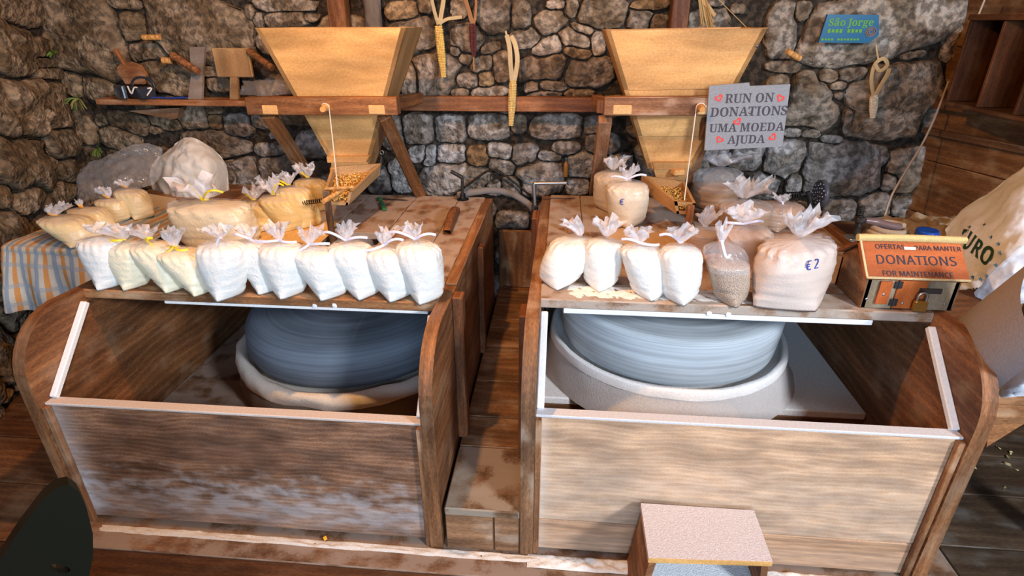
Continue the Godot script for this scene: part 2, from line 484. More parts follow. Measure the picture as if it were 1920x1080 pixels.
# ---------------------------------------------------------------- the room
const ZB := -3.05                         # face of the back wall
func shell(called: String, a: Vector3, b: Vector3, m: String) -> MeshInstance3D:
	var st := nst(); abox(st, a, b, 0.0)
	var o := part(called, st, m, self)
	return tag(o, "", "", "", "structure")
func room():
	# floor of wide boards running across, dark slabs at the right
	tint = Color(0.25, 0.2, 0.16)
	var fl := shell("floor", Vector3(-3.4, -0.2, -3.3), Vector3(3.2, -0.03, 3.2), "mortar")
	var edges := [-3.0, -2.79, -2.56, -2.36, -2.12, -1.9, -1.68, -1.44, -1.195, -0.975, -0.75, -0.5, -0.26, 0.0, 0.24, 0.5, 0.75, 1.0, 1.24, 1.5, 1.75, 2.0, 2.33]
	for k in edges.size() - 1:
		for side in 2:
			var a := -2.75 if side == 0 else 1.273
			var b := 1.27 if side == 0 else 2.6
			if side == 0 and edges[k + 1] < -1.3: b = -1.66
			tint = Color(0.42, 0.35, 0.32) * (0.85 + 0.3 * rng.randf()) if side == 0 else Color(0.30, 0.36, 0.41) * (0.8 + 0.3 * rng.randf())
			if side == 0 and edges[k + 1] < -1.0: tint = Color(0.66, 0.6, 0.54)
			for c in ([[a, -1.604], [-1.6, b]] if k == 7 and side == 0 else [[a, b]]):
				var st := nst(); abox(st, Vector3(c[0], -0.03, edges[k] + 0.0015), Vector3(c[1], 0.0, edges[k + 1] - 0.0015), 0.003, 0)
				part("plank", st, ("table" if c[0] == -1.6 else "brown") if side == 0 else "worn", fl)
	tint = Color(1, 1, 1)
	shell("ceiling", Vector3(-3.4, 2.9, -3.4), Vector3(3.2, 3.05, 3.2), "brown")
	# the wall behind the camera, with the open doorway in it
	shell("wall_front", Vector3(-3.4, -0.2, 2.35), Vector3(-0.95, 3.0, 2.6), "mortar")
	shell("wall_front", Vector3(1.15, -0.2, 2.35), Vector3(3.2, 3.0, 2.6), "mortar")
	shell("wall_front", Vector3(-0.95, 2.5, 2.35), Vector3(1.15, 3.0, 2.6), "mortar")
	# wooden partition at the right: wide boards laid level, a ledge and a batten across them
	var wr := shell("wall_right", Vector3(2.62, -0.2, -3.3), Vector3(2.8, 3.0, 0.85), "mortar")
	shell("wall_right", Vector3(2.62, -0.2, 0.85), Vector3(2.8, 2.15, 1.45), "mortar")
	shell("wall_right", Vector3(2.62, 2.75, 0.85), Vector3(2.8, 3.0, 1.45), "mortar")
	shell("wall_right", Vector3(2.62, -0.2, 1.45), Vector3(2.8, 3.0, 2.6), "mortar")
	var p0 := Vector3(1.80, 0, -3.06); var dir := Vector3(sin(deg_to_rad(17)), 0, cos(deg_to_rad(17)))
	var nin := Vector3(-dir.z, 0, dir.x)
	var y := 0.0
	for bw in [0.24, 0.22, 0.2, 0.26, 0.28, 0.24, 0.27, 0.25, 0.24, 0.23, 0.24, 0.2]:
		var st := nst(); tint = Color(0.95, 0.82, 0.60) * (0.62 + 0.25 * rng.randf())
		bar(st, p0 + Vector3(0, y + bw / 2, 0) - nin * 0.02, p0 + dir * 2.3 + Vector3(0, y + bw / 2, 0) - nin * 0.02, bw - 0.004, 0.03)
		part("plank", st, "worn", wr)
		y += bw
	for e in [[1.195, 0.05, 0.05], [1.06, 0.03, 0.025]]:
		var st := nst(); tint = Color(0.5, 0.46, 0.42)
		bar(st, p0 + dir * 0.01 + Vector3(0, e[0], 0) + nin * e[2] * 0.5, p0 + dir * 1.8 + Vector3(0, e[0], 0) + nin * e[2] * 0.5, e[1], e[2])
		part("ledge" if e[1] > 0.04 else "batten", st, "worn", wr)
	tint = Color(1, 1, 1)
	# raised walkway between the cases
	var wk := thing("plank_walkway", "dusty plank walkway with a front step between the two milling cases", "walkway", Vector3(-0.205, 0, -1.29))
	var xa := -0.118; var xb := 0.118
	var zz := 0.0
	for l in [0.29, 0.17, 0.24, 0.28, 0.26, 0.24, 0.22]:
		var st := nst(); tint = Color(0.92, 0.88, 0.74) * (0.75 + 0.25 * rng.randf())
		abox(st, Vector3(xa, 0.147, -zz - l + 0.0015), Vector3(xb, 0.177, -zz), 0.004, 0)
		part("tread_board", st, "table" if zz < 0.1 else "worn", wk)
		zz += l
	var eb := onZ(955, 433, -2.92)
	var se := nst(); tint = Color(0.85, 0.72, 0.5); abox(se, Vector3(xa, 0.178, -1.655), Vector3(xb, eb.y, -1.63), 0.004, 1); part("end_board", se, "worn", wk)
	for e in [[xa, 0.035], [0.037, xb]]:
		var st := nst(); tint = Color(0.9, 0.85, 0.8)
		abox(st, Vector3(e[0], 0.0, -0.03), Vector3(e[1], 0.146, -0.004), 0.003, 0)
		part("riser_board", st, "worn", wk)
	tint = Color(1, 1, 1)

func lamp(at: Vector3):
	var o := thing("pendant_lamp", "bare warm bulb hanging from the ceiling above the two milling cases", "lamp", at)
	var st := nst()
	lathe(st, [Vector2(0.0005, -0.035), Vector2(0.018, -0.03), Vector2(0.03, -0.012), Vector2(0.031, 0.006), Vector2(0.022, 0.03), Vector2(0.014, 0.05), Vector2(0.0005, 0.052)], Transform3D(), 24)
	part("bulb", st, "bulb", o)
	st = nst(); tint = Color(0.2, 0.2, 0.2)
	lathe(st, [Vector2(0.0005, 0.05), Vector2(0.017, 0.052), Vector2(0.017, 0.1), Vector2(0.0005, 0.102)], Transform3D(), 16)
	part("socket", st, "gloss", o)
	st = nst(); tube(st, [Vector3(0, 0.1, 0), Vector3(0, 0.25, 0.003), Vector3(0, 0.48, 0)], 0.004, 8)
	part("cord", st, "gloss", o); tint = Color(1, 1, 1)
	var l := OmniLight3D.new(); l.name = "lamp_light"; l.light_color = Color(1.0, 0.74, 0.45); l.light_energy = LAMP
	l.omni_range = 12.0; l.omni_attenuation = 2.0; l.light_size = 0.03; l.shadow_enabled = true
	o.add_child(l)


# ---------------------------------------------------------------- the two milling cases
func cases():
	for s in 2:
		var x0: float = [-1.56, -0.045][s]; var x1: float = [-0.375, 1.105][s]
		var ty: float = [0.745, 0.775][s]; var fh: float = [0.475, 0.53][s]
		var zb: float = [-2.77, -2.735][s]
		var deck: float = [0.17, 0.30][s]
		var eye: Vector3 = [Vector3(-0.84, 0, -2.08), Vector3(0.44, 0, -2.05)][s]
		var o := thing("milling_case", ["brown wooden milling case at the left, its open front showing the dark millstone", "paler flour-dusted milling case at the right, its open front showing the whitened millstone"][s], "mill case")
		var fz := -1.312
		# front boards
		var st := nst()
		if s == 0:
			abox(st, Vector3(x0, 0.012, fz - 0.03), Vector3(x1, fh, fz), 0.003, 0, true)
			part("front_board", st, "front_left", o)
		else:
			abox(st, Vector3(x0, 0.135, fz - 0.03), Vector3(x1, fh, fz), 0.003, 0, true)
			part("front_board", st, "front_right", o)
			st = nst(); tint = Color(0.86, 0.8, 0.76)
			abox(st, Vector3(x0, 0.006, fz - 0.03), Vector3(x1, 0.132, fz - 0.001), 0.003, 0, true)
			part("front_board", st, "front_right", o); tint = Color(1, 1, 1)
		st = nst(); tint = [Color(0.72, 0.62, 0.56), Color(0.76, 0.76, 0.79)][s]
		abox(st, Vector3(x0, fh, fz - 0.033), Vector3(x1, fh + 0.009, fz + 0.003), 0.003, 0)
		part("sill_strip", st, "whitewash", o, "pale dusty strip"); tint = Color(1, 1, 1)
		# cheeks with rounded upper front corners
		for e in 2:
			var px: float = [x0 - 0.04, x1][e]
			var yk := ty - 0.745
			var pts := PackedVector2Array([Vector2(-1.288, 0), Vector2(-1.288, 0.55 + yk)])
			for a in 9:
				var t := PI / 2 * a / 8.0
				pts.append(Vector2(-1.288 - 0.19 * (1.0 - cos(t)), 0.56 + yk + 0.19 * sin(t)))
			pts.append(Vector2(-1.57, ty)); pts.append(Vector2(-1.72, ty - 0.006)); pts.append(Vector2(zb, ty - 0.006)); pts.append(Vector2(zb, 0))
			st = nst()
			tint = [Color(0.85, 0.77, 0.68), Color(0.92, 0.84, 0.76)][s]
			# local x = world z, local y = up, extruded along -x or x
			prism(st, pts, Transform3D(Basis(Vector3(0, 0, 1), Vector3(0, 1, 0), Vector3(-1, 0, 0)), Vector3(px + 0.04, 0, 0)), 0.04, 0.003)
			part("cheek", st, "brown" if s == 0 or e == 1 else "worn", o)
			# corner batten in front of the board, and the groove cleat for the missing cover
			st = nst(); tint = Color(0.95, 0.8, 0.66)
			var cx: float = [x0 + 0.009, x1 - 0.009][e]
			abox(st, Vector3(cx - 0.009, 0, fz), Vector3(cx + 0.009, fh, fz + 0.018), 0.002, 1)
			part("corner_batten", st, "worn", o)
			st = nst(); tint = Color(1, 1, 1)
			cx = [x0 + 0.012, x1 - 0.012][e]
			bar(st, Vector3(cx, fh + 0.012, -1.335), Vector3(cx, ty - 0.035, -1.555), 0.02, 0.022)
			part("cleat", st, "whitewash", o, "whitewashed cleat")
		# the deck inside, the riser of the right-hand one, the back
		st = nst(); tint = [Color(0.78, 0.74, 0.7), Color(0.95, 0.95, 0.96)][s]
		abox(st, Vector3(x0, deck - 0.03, zb + 0.03), Vector3(x1, deck, -1.345 if s == 0 else -1.725), 0.004, 0)
		part("deck", st, "table" if s == 0 else "dusted", o)
		if s == 1:
			st = nst(); tint = Color(0.7, 0.6, 0.52); abox(st, Vector3(x0, 0.05, -1.745), Vector3(x1, deck - 0.031, -1.727), 0.003, 0); part("deck_riser", st, "worn", o)
			st = nst(); tint = Color(0.6, 0.52, 0.46); abox(st, Vector3(x0, 0.02, -1.726), Vector3(x1, 0.05, -1.345), 0.003, 0); part("well_floor", st, "worn", o)
		st = nst(); tint = Color(0.7, 0.6, 0.5); abox(st, Vector3(x0, 0.0, zb), Vector3(x1, ty - 0.035, zb + 0.028), 0.003, 0); part("back_board", st, "brown", o)
		# the table top: boards from front to back, the eye left open over the stone
		var lip := -1.575
		var xs: Array = [[x0 - 0.04, -1.30, -0.965, -0.72, -0.50, x1 + 0.002], [x0 - 0.0, 0.10, 0.315, 0.565, 0.85, x1 + 0.02]][s]
		var za: float = lip - 0.115
		for i in 5:
			var spans := [[za - 0.002, zb]]
			if i == 2: spans = [[za - 0.002, eye.z + 0.10], [eye.z - 0.12, zb]]
			for sp in spans:
				st = nst(); tint = Color(1, 1, 1) * (0.86 + 0.2 * rng.randf())
				if s == 1: tint = Color(1.0, 0.98, 0.96) * (0.95 + 0.15 * rng.randf())
				abox(st, Vector3(xs[i] + 0.0012, ty - 0.03, sp[1]), Vector3(xs[i + 1] - 0.0012, ty, sp[0]), 0.003, 2)
				part("table_board", st, "table", o)
		st = nst(); tint = [Color(1.1, 0.88, 0.7), Color(1.05, 1.0, 0.95)][s]
		abox(st, Vector3(x0 - 0.005, ty - 0.032, za), Vector3(x1 + 0.005, ty, lip), 0.004, 0)
		var te := part("table_edge", st, "worn" if s == 0 else "table", o)
		st = nst(); tint = Color(1, 1, 1)
		if s == 0: abox(st, Vector3(x0 + 0.27, ty - 0.043, lip - 0.03), Vector3(x1 - 0.03, ty - 0.033, lip - 0.004), 0.002, 0)
		else: abox(st, Vector3(x0 + 0.07, ty - 0.05, lip - 0.03), Vector3(x1 - 0.16, ty - 0.033, lip - 0.004), 0.002, 0)
		part("lip_strip", st, "whitewash", o, "white strip under the table edge")
		for q in [[[590, 574], [627, 573]], [[1330, 588], [1366, 590]]][s]:
			st = nst(); var fp2 := onZ(q[0], q[1], lip); lathe(st, [Vector2(0.0001, 0.0012), Vector2(0.007, 0.001), Vector2(0.0085, 0)], Transform3D(Basis(Vector3.RIGHT, PI / 2), fp2), 12, 0.2); part("filler_spot", st, "whitewash", te, "white filler spot")
		# battens on the passage side
		if s == 0:
			for e in [[-1.62, 0.036, 0.55], [-2.2, 0.025, 0.68]]:
				st = nst(); tint = Color(0.72, 0.55, 0.42)
				abox(st, Vector3(x1 + 0.04, 0.178, e[0] - 0.05), Vector3(x1 + 0.04 + e[1], ty - (0.0 if e[1] > 0.03 else 0.05), e[0]), 0.004, 1)
				part("side_batten", st, "brown", o)
			st = nst(); tint = Color(1.05, 0.85, 0.68)
			abox(st, Vector3(x1 + 0.002, ty - 0.005, zb + 0.1), Vector3(x1 + 0.04, ty + 0.004, -1.72), 0.003, 2)
			part("edge_trim", st, "worn", o)
		else:
			st = nst(); tint = Color(0.85, 0.65, 0.5)
			abox(st, Vector3(x0 - 0.065, 0.178, -1.62), Vector3(x0 - 0.04, ty - 0.04, -1.53), 0.004, 1)
			part("side_batten", st, "brown", o)
			st = nst()
			abox(st, Vector3(x0 - 0.075, 0.178, -2.55), Vector3(x0 - 0.04, ty - 0.02, -2.42), 0.004, 1)
			part("side_batten", st, "brown", o)
		tint = Color(1, 1, 1)
		stones_of_mill(s, eye, deck)

func stones_of_mill(s: int, c: Vector3, deck: float):
	# the bedstone in its ring of caked flour
	var bed := thing("bedstone", ["crumbly flour-rimmed bedstone under the dark left millstone", "flour-caked bedstone vat round the whitened right millstone"][s], "millstone", Vector3(c.x, deck, c.z))
	var st := nst()
	if s == 0:
		tint = Color(0.26, 0.2, 0.15)
		lathe(st, [Vector2(0.49, 0.0), Vector2(0.485, 0.06), Vector2(0.478, 0.12), Vector2(0.46, 0.145)], Transform3D(), 72, 0.05); part("stone_body", st, "dusted", bed, "dark crumbling side")
		st = nst(); tint = Color(0.80, 0.76, 0.70)
		lathe(st, [Vector2(0.486, 0.118), Vector2(0.495, 0.142), Vector2(0.487, 0.166), Vector2(0.465, 0.175), Vector2(0.445, 0.165), Vector2(0.43, 0.14), Vector2(0.1, 0.14)], Transform3D(), 96, 0.035); part("flour_rim", st, "dusted", bed, "pale ragged flour rim")
	else:
		tint = Color(0.62, 0.6, 0.6)
		lathe(st, [Vector2(0.50, 0.0), Vector2(0.485, 0.03), Vector2(0.47, 0.07), Vector2(0.456, 0.105), Vector2(0.454, 0.125)], Transform3D(), 72, 0.02); part("stone_body", st, "dusted", bed, "grey flour-coated side")
		st = nst(); tint = Color(0.98, 0.98, 0.98)
		lathe(st, [Vector2(0.458, 0.11), Vector2(0.457, 0.138), Vector2(0.45, 0.143), Vector2(0.438, 0.143), Vector2(0.434, 0.136), Vector2(0.43, 0.11), Vector2(0.1, 0.1)], Transform3D(), 96, 0.012); part("flour_rim", st, "dusted", bed, "white flour rim")
		st = nst(); tint = Color(0.62, 0.58, 0.56)                       # flour heaped at the foot
		lathe(st, [Vector2(0.0005, 0.075), Vector2(0.05, 0.07), Vector2(0.11, 0.045), Vector2(0.17, 0.005), Vector2(0.175, 0.0)], Transform3D(Basis().scaled(Vector3(1.7, 1, 0.7)), Vector3(-0.06, -0.02, 0.43)), 32, 0.12)
		part("flour_drift", st, "dusted", bed)
	# the runner
	var rb: float = [0.335, 0.425][s]
	var run := thing("runner_millstone", ["dark blue-grey runner millstone in the left case", "flour-whitened runner millstone in the right case"][s], "millstone", Vector3(c.x, rb, c.z))
	st = nst(); tint = [Color(0.22, 0.27, 0.33), Color(0.72, 0.80, 0.86)][s]
	var prof := [Vector2(0.10, 0.005), Vector2(0.40, 0.0), Vector2(0.428, 0.006), Vector2(0.437, 0.03), Vector2(0.44, 0.07), Vector2(0.436, 0.11), Vector2(0.42, 0.14), Vector2(0.39, 0.158), Vector2(0.32, 0.172), Vector2(0.2, 0.186), Vector2(0.12, 0.19)]
	if s == 1: prof = [Vector2(0.10, 0.005), Vector2(0.39, 0.0), Vector2(0.405, 0.005), Vector2(0.412, 0.03), Vector2(0.42, 0.1), Vector2(0.425, 0.16), Vector2(0.421, 0.18), Vector2(0.40, 0.192), Vector2(0.3, 0.2), Vector2(0.12, 0.205)]
	lathe(st, prof, Transform3D(), 96, 0.004)
	part("stone_wheel", st, "millstone", run)
	var top: float = prof[-1].y
	st = nst(); tint = [Color(0.85, 0.85, 0.72), Color(0.9, 0.9, 0.9)][s]
	lathe(st, [Vector2(0.12, top - 0.06), Vector2(0.122, top + 0.012), Vector2(0.105, top + 0.014), Vector2(0.075, top - 0.05), Vector2(0.07, top - 0.1)], Transform3D(), 40)
	part("eye_collar", st, "paint", run, "pale collar round the eye")
	if s == 0:
		st = nst(); tint = Color(0.75, 0.75, 0.1)
		box(st, Transform3D(Basis(Vector3.UP, 0.3), Vector3(0.03, top + 0.016, 0.1)), Vector3(0.05, 0.006, 0.022), 0.002)
		part("paint_mark", st, "paint", run, "yellow paint mark")
	tint = Color(1, 1, 1)


# ---------------------------------------------------------------- rubble walls
# each stone is a cell: the part of the wall nearer to its own rounded block than to its neighbours'
func near(s: Array, u: float, v: float) -> float:
	var du: float = u - s[0]; var dv: float = v - s[1]
	var x: float = absf(du * s[5] + dv * s[6]) / s[2]; var y: float = absf(dv * s[5] - du * s[6]) / s[3]
	return pow(x * x * x + y * y * y, 0.3333)
func seed_of(u, v, hw, hh, ang) -> Array: return [u, v, hw, hh, ang, cos(ang), sin(ang)]

func stones():
	# read off the photograph: middle x, y, width, height, turn in degrees (counter-clockwise)
	var back := [[155, 70, 158, 146, -8], [365, 58, 195, 122, -12], [249, 49, 56, 56, 20], [235, 8, 70, 20, -5], [278, 96, 76, 40, 5], [310, 143, 98, 60, -12], [396, 134, 28, 22, 0], [410, 158, 42, 28, 0], [470, 22, 22, 28, 0], [181, 164, 62, 42, 5], [133, 157, 44, 42, -20],
		[309, 231, 58, 24, -8], [364, 224, 54, 48, 10], [404, 229, 26, 26, 0], [444, 236, 56, 42, 8], [398, 206, 32, 16, 0], [241, 231, 84, 38, -8], [405, 274, 122, 58, -12], [290, 243, 26, 16, 0], [152, 248, 58, 52, 15], [224, 258, 70, 46, -15], [190, 226, 26, 24, 0], [158, 290, 42, 38, 10], [445, 318, 72, 62, 8], [520, 315, 72, 48, 12], [505, 282, 54, 26, 0], [590, 270, 60, 50, 0], [600, 330, 70, 50, 5],
		[530, 10, 118, 24, 0], [535, 37, 84, 28, 3], [484, 36, 20, 28, 0], [584, 34, 34, 18, 0], [540, 80, 110, 50, 0], [640, 60, 90, 60, 0], [755, 22, 62, 38, 5], [795, 12, 28, 28, 0], [772, 66, 80, 74, 12], [875, 72, 60, 54, 8], [860, 16, 30, 36, 0], [925, 30, 72, 64, 4], [920, 90, 38, 20, 15], [815, 142, 98, 84, -6], [768, 146, 40, 62, 0], [854, 96, 20, 20, 0], [873, 111, 26, 20, -10], [903, 120, 42, 28, 15], [940, 125, 32, 56, 4], [874, 152, 48, 30, -6], [911, 150, 30, 32, 0], [860, 173, 38, 18, 0], [915, 172, 72, 20, 4],
		[783, 242, 60, 56, 5], [844, 242, 60, 52, 0], [916, 238, 80, 48, 2], [735, 250, 42, 60, 0], [680, 260, 60, 60, 0], [782, 289, 32, 30, 20], [807, 294, 22, 40, -15], [846, 289, 56, 36, -3], [895, 294, 42, 40, 8], [937, 284, 48, 30, -8], [855, 338, 132, 60, 3], [940, 312, 48, 28, -15], [710, 340, 44, 48, 0], [752, 330, 44, 60, 8], [958, 350, 40, 36, 0], [925, 352, 34, 30, 0], [960, 415, 60, 34, 0], [890, 395, 70, 40, 0],
		[976, 30, 38, 58, 0], [985, 72, 54, 38, 0], [1033, 40, 60, 48, 18], [1042, 10, 36, 20, 0], [1072, 16, 28, 34, -20], [1129, 26, 100, 56, 5], [1199, 35, 48, 42, -12], [1217, 9, 74, 22, 8], [1235, 42, 36, 30, 0], [1092, 54, 46, 20, -12], [1076, 75, 64, 44, -28], [1121, 82, 26, 46, 10], [1028, 88, 60, 36, 22], [1082, 97, 56, 26, -20], [1014, 128, 92, 50, 10], [1104, 137, 88, 56, 8], [997, 163, 28, 26, 0], [1036, 161, 54, 20, -8], [1020, 177, 64, 14, 0], [1085, 174, 54, 16, 3],
		[1044, 237, 94, 46, 3], [973, 232, 30, 36, 0], [1113, 235, 38, 34, 0], [984, 290, 50, 40, 6], [1028, 294, 44, 20, -5], [1012, 333, 86, 68, 10], [1090, 310, 52, 50, 0], [1083, 350, 42, 32, 0], [1062, 278, 50, 24, 0], [1130, 270, 60, 40, 0], [1160, 320, 60, 60, 0], [1230, 300, 80, 60, 0],
		[1467, 60, 60, 104, 8], [1504, 22, 34, 38, 0], [1645, 58, 290, 122, 7], [1525, 190, 112, 108, -6], [1458, 180, 50, 70, 0], [1470, 125, 66, 22, -3], [1552, 145, 42, 30, -20], [1568, 162, 40, 22, 10], [1572, 180, 22, 20, 0], [1601, 140, 60, 28, 5], [1668, 188, 172, 138, 9], [1714, 102, 50, 18, 12], [1590, 226, 20, 50, 8], [1788, 80, 40, 66, 10], [1765, 218, 74, 62, 15], [1487, 248, 32, 18, 0], [1520, 250, 36, 16, 0], [1560, 262, 40, 16, 0],
		[1580, 318, 158, 104, -5], [1470, 300, 78, 66, 8], [1712, 318, 108, 76, 12], [1573, 394, 62, 46, 0], [1670, 340, 36, 36, 0], [1640, 386, 54, 46, 10], [1706, 392, 72, 48, -4], [1490, 345, 30, 38, 0], [1400, 290, 70, 60, 0], [1350, 270, 60, 50, 0], [1430, 350, 60, 50, 0], [1660, 420, 60, 30, 0]]
	var left := [[38, 22, 84, 50, 0], [28, 94, 76, 112, 8], [80, 92, 30, 38, 0], [88, 118, 60, 22, 0], [92, 137, 56, 22, -5], [68, 198, 120, 108, -4], [8, 212, 44, 112, 4], [118, 268, 60, 54, -10], [48, 308, 120, 104, -14], [8, 366, 34, 44, 0], [55, 372, 66, 48, 8], [118, 366, 66, 40, 12], [132, 323, 36, 44, 10], [30, 455, 88, 110, 0], [28, 560, 84, 104, 4], [6, 665, 60, 110, 0], [95, 435, 50, 60, 0], [95, 520, 60, 90, 0], [110, 620, 60, 90, 0], [190, 470, 80, 90, 0], [60, 680, 60, 80, 0]]
	var q0 := Vector3(-2.36, 0, -1.75); var q1 := Vector3(-2.68, 0, ZB)       # foot of the left wall, which runs askew
	var du := (q1 - q0).normalized()
	wall("wall_back", Transform3D(Basis(Vector3.RIGHT, Vector3.UP, Vector3(0, 0, 1)), Vector3(0, 0, ZB)), back, -2.95, 1.98, 0.0, 2.1)
	# local x runs backwards along the left wall, z out of it into the room
	wall("wall_left", Transform3D(Basis(du, Vector3.UP, du.cross(Vector3.UP)), q0), left, -1.0, 1.42, 0.0, 2.0)

func wall(called: String, xf: Transform3D, list: Array, u0: float, u1: float, v0: float, v1: float):
	var st := nst(); tint = Color(1, 1, 1)
	abox(st, Vector3(u0 - (2.0 if called == "wall_left" else 0.4), -0.2, -0.34), Vector3(u1 + 0.9, 3.0, -0.022), 0.0)
	var w := MeshInstance3D.new(); w.name = called; w.mesh = st.commit(); w.material_override = M.mortar; w.transform = xf
	add_child(w); tag(w, "", "", "", "structure")
	var inv := xf.affine_inverse()
	var S := []
	for e in list:
		var c: Vector3 = at_plane(inv, e[0], e[1])
		var a := at_plane(inv, e[0] - e[2] / 2.0, e[1]); var b := at_plane(inv, e[0] + e[2] / 2.0, e[1])
		var t := at_plane(inv, e[0], e[1] - e[3] / 2.0); var u := at_plane(inv, e[0], e[1] + e[3] / 2.0)
		S.append(seed_of(c.x, c.y, clampf(absf(b.x - a.x) / 2.0, 0.015, 0.5), clampf((t - u).length() / 2.0, 0.012, 0.4), deg_to_rad(e[4])))
	# smaller stones wherever there is room
	var r2 := RandomNumberGenerator.new(); r2.seed = 5 + list.size()
	for pass_r in [0.15, 0.11, 0.075, 0.05, 0.033, 0.022]:
		for n in 420:
			if S.size() > 296: break
			var u := r2.randf_range(u0, u1); var v := r2.randf_range(v0, v1)
			var room_here := 9.0
			for s in S:
				if absf(s[0] - u) < 0.8 and absf(s[1] - v) < 0.7:
					room_here = minf(room_here, (near(s, u, v) - 1.0) * minf(s[2], s[3]))
					if room_here < pass_r: break
			if room_here >= pass_r:
				S.append(seed_of(u, v, pass_r * r2.randf_range(1.05, 1.6), pass_r * r2.randf_range(0.75, 1.05), r2.randf_range(-0.3, 0.3)))
	var K := 26
	for s in S:
		var nb := []
		for t in S:
			if t != s and absf(t[0] - s[0]) < s[2] + t[2] + 0.12 and absf(t[1] - s[1]) < s[3] + t[3] + 0.12: nb.append(t)
		var small := minf(s[2], s[3])
		var gap := clampf(small * 0.08, 0.003, 0.008)
		var ring := PackedVector2Array()
		for k in K:
			var a := TAU * k / K + 0.1
			var d := Vector2(cos(a), sin(a))
			var r := small * 0.5; var step := maxf(small * 0.06, 0.004)
			while r < 0.7:
				var pu: float = s[0] + d.x * r; var pv: float = s[1] + d.y * r
				var me := near(s, pu, pv)
				if me > 1.17: break
				var over := false
				for t in nb:
					if near(t, pu, pv) < me: over = true; break
				if over: break
				r += step
			r = maxf(r - gap - step * 0.5, small * 0.35) * (1.0 + 0.06 * nz.get_noise_2d(s[0] * 30 + d.x * 2, s[1] * 30 + d.y * 2))
			ring.append(d * r)
		# light put into tints: warm brown high and left, cool blue on flour-pale low
		var wp: Vector3 = xf * Vector3(s[0], s[1], 0)
		var pale := smoothstep(1.15, 0.95, wp.y) * smoothstep(-2.2, -1.6, wp.x) * (1.0 - 0.3 * smoothstep(0.9, 1.6, wp.x))
		var brown := smoothstep(-1.2, -2.2, wp.x)
		var grey := Color(0.42, 0.38, 0.345).lerp(Color(0.50, 0.41, 0.32), r2.randf()) * r2.randf_range(0.7, 1.25)
		var c := grey.lerp(Color(0.29, 0.22, 0.145) * r2.randf_range(0.75, 1.3), brown * 0.85).lerp(Color(0.52, 0.55, 0.60) * r2.randf_range(0.7, 1.2), pale * 0.85)
		if r2.randf() < 0.08 and small < 0.06: c = Color(0.42, 0.30, 0.18)
		var bulge := clampf(small * 0.34, 0.010, 0.042)
		var lean := Vector2(r2.randf_range(-1, 1), r2.randf_range(-1, 1)) * bulge * 0.5
		var R := []
		for f in [[1.0, -0.07], [1.0, -0.004], [0.955, 0.3], [0.86, 0.62], [0.66, 0.86], [0.36, 0.97], [0.0, 1.0]]:
			var row := PackedVector3Array()
			for k in K:
				var p: Vector2 = ring[k] * f[0]
				var q := Vector2(s[0], s[1]) + p
				var h: float = f[1] if f[1] < 0 else f[1] * bulge + lean.dot(p) / maxf(s[2], s[3])
				if f[0] < 1.0: h += (nz.get_noise_3d(q.x * 7, q.y * 7, 3.3) * 0.9 + nz.get_noise_3d(q.x * 22, q.y * 22, 9.1) * 0.3) * bulge
				row.append(Vector3(q.x, q.y, h))
			R.append(row)
		var g := nst(); tint = c
		grid(g, R, true, Vector3(0, 0, 1))
		part("stone", g, "stone", w)
	tint = Color(1, 1, 1)
func at_plane(inv: Transform3D, px: float, py: float) -> Vector3:
	var d: Vector3 = inv.basis * ray(px, py); var e: Vector3 = inv * EYE
	return e + d * (-e.z / d.z)


# ---------------------------------------------------------------- hoppers, their stands and shoes
func onP(px, py, z0 := -2.43, k := 0.2) -> Vector3:            # on the sloping front plane z = z0 + k (y - 1.22)
	var d := ray(px, py)
	return EYE + d * ((z0 + k * (EYE.y - 1.22)) / (d.z - k * d.y))
# a board between four corners (in order round it), as thick as the vector off; the grain runs along the first edge
func slab(st: SurfaceTool, P: Array, off: Vector3):
	var e: Vector3 = (P[1] - P[0]).normalized(); var n: Vector3 = e.cross(P[3] - P[0]).normalized(); var v := n.cross(e)
	var o := Vector2(rng.randf() * 0.5, rng.randf() * 0.5)
	var U := []
	for p in P: U.append(o + Vector2((p - P[0]).dot(e) / 2.0 + 0.1, (p - P[0]).dot(v) + 0.2))
	var Q := []
	for p in P: Q.append(p + off)
	var nn := n if n.dot(off) < 0 else -n
	quad(st, P[0], P[1], P[2], P[3], nn, U[0], U[1], U[2], U[3])
	quad(st, Q[0], Q[1], Q[2], Q[3], -nn, U[0], U[1], U[2], U[3])
	var c: Vector3 = (P[0] + P[1] + P[2] + P[3] + 2.0 * off) / 4.0
	for i in 4:
		var k := (i + 1) % 4
		var m: Vector3 = (P[k] - P[i]).cross(off).normalized()
		if m.dot((P[i] + P[k] + off) / 2.0 - c) < 0: m = -m
		quad(st, P[i], P[k], Q[k], Q[i], m, U[i], U[k], U[k] + Vector2(0, 0.02), U[i] + Vector2(0, 0.02))

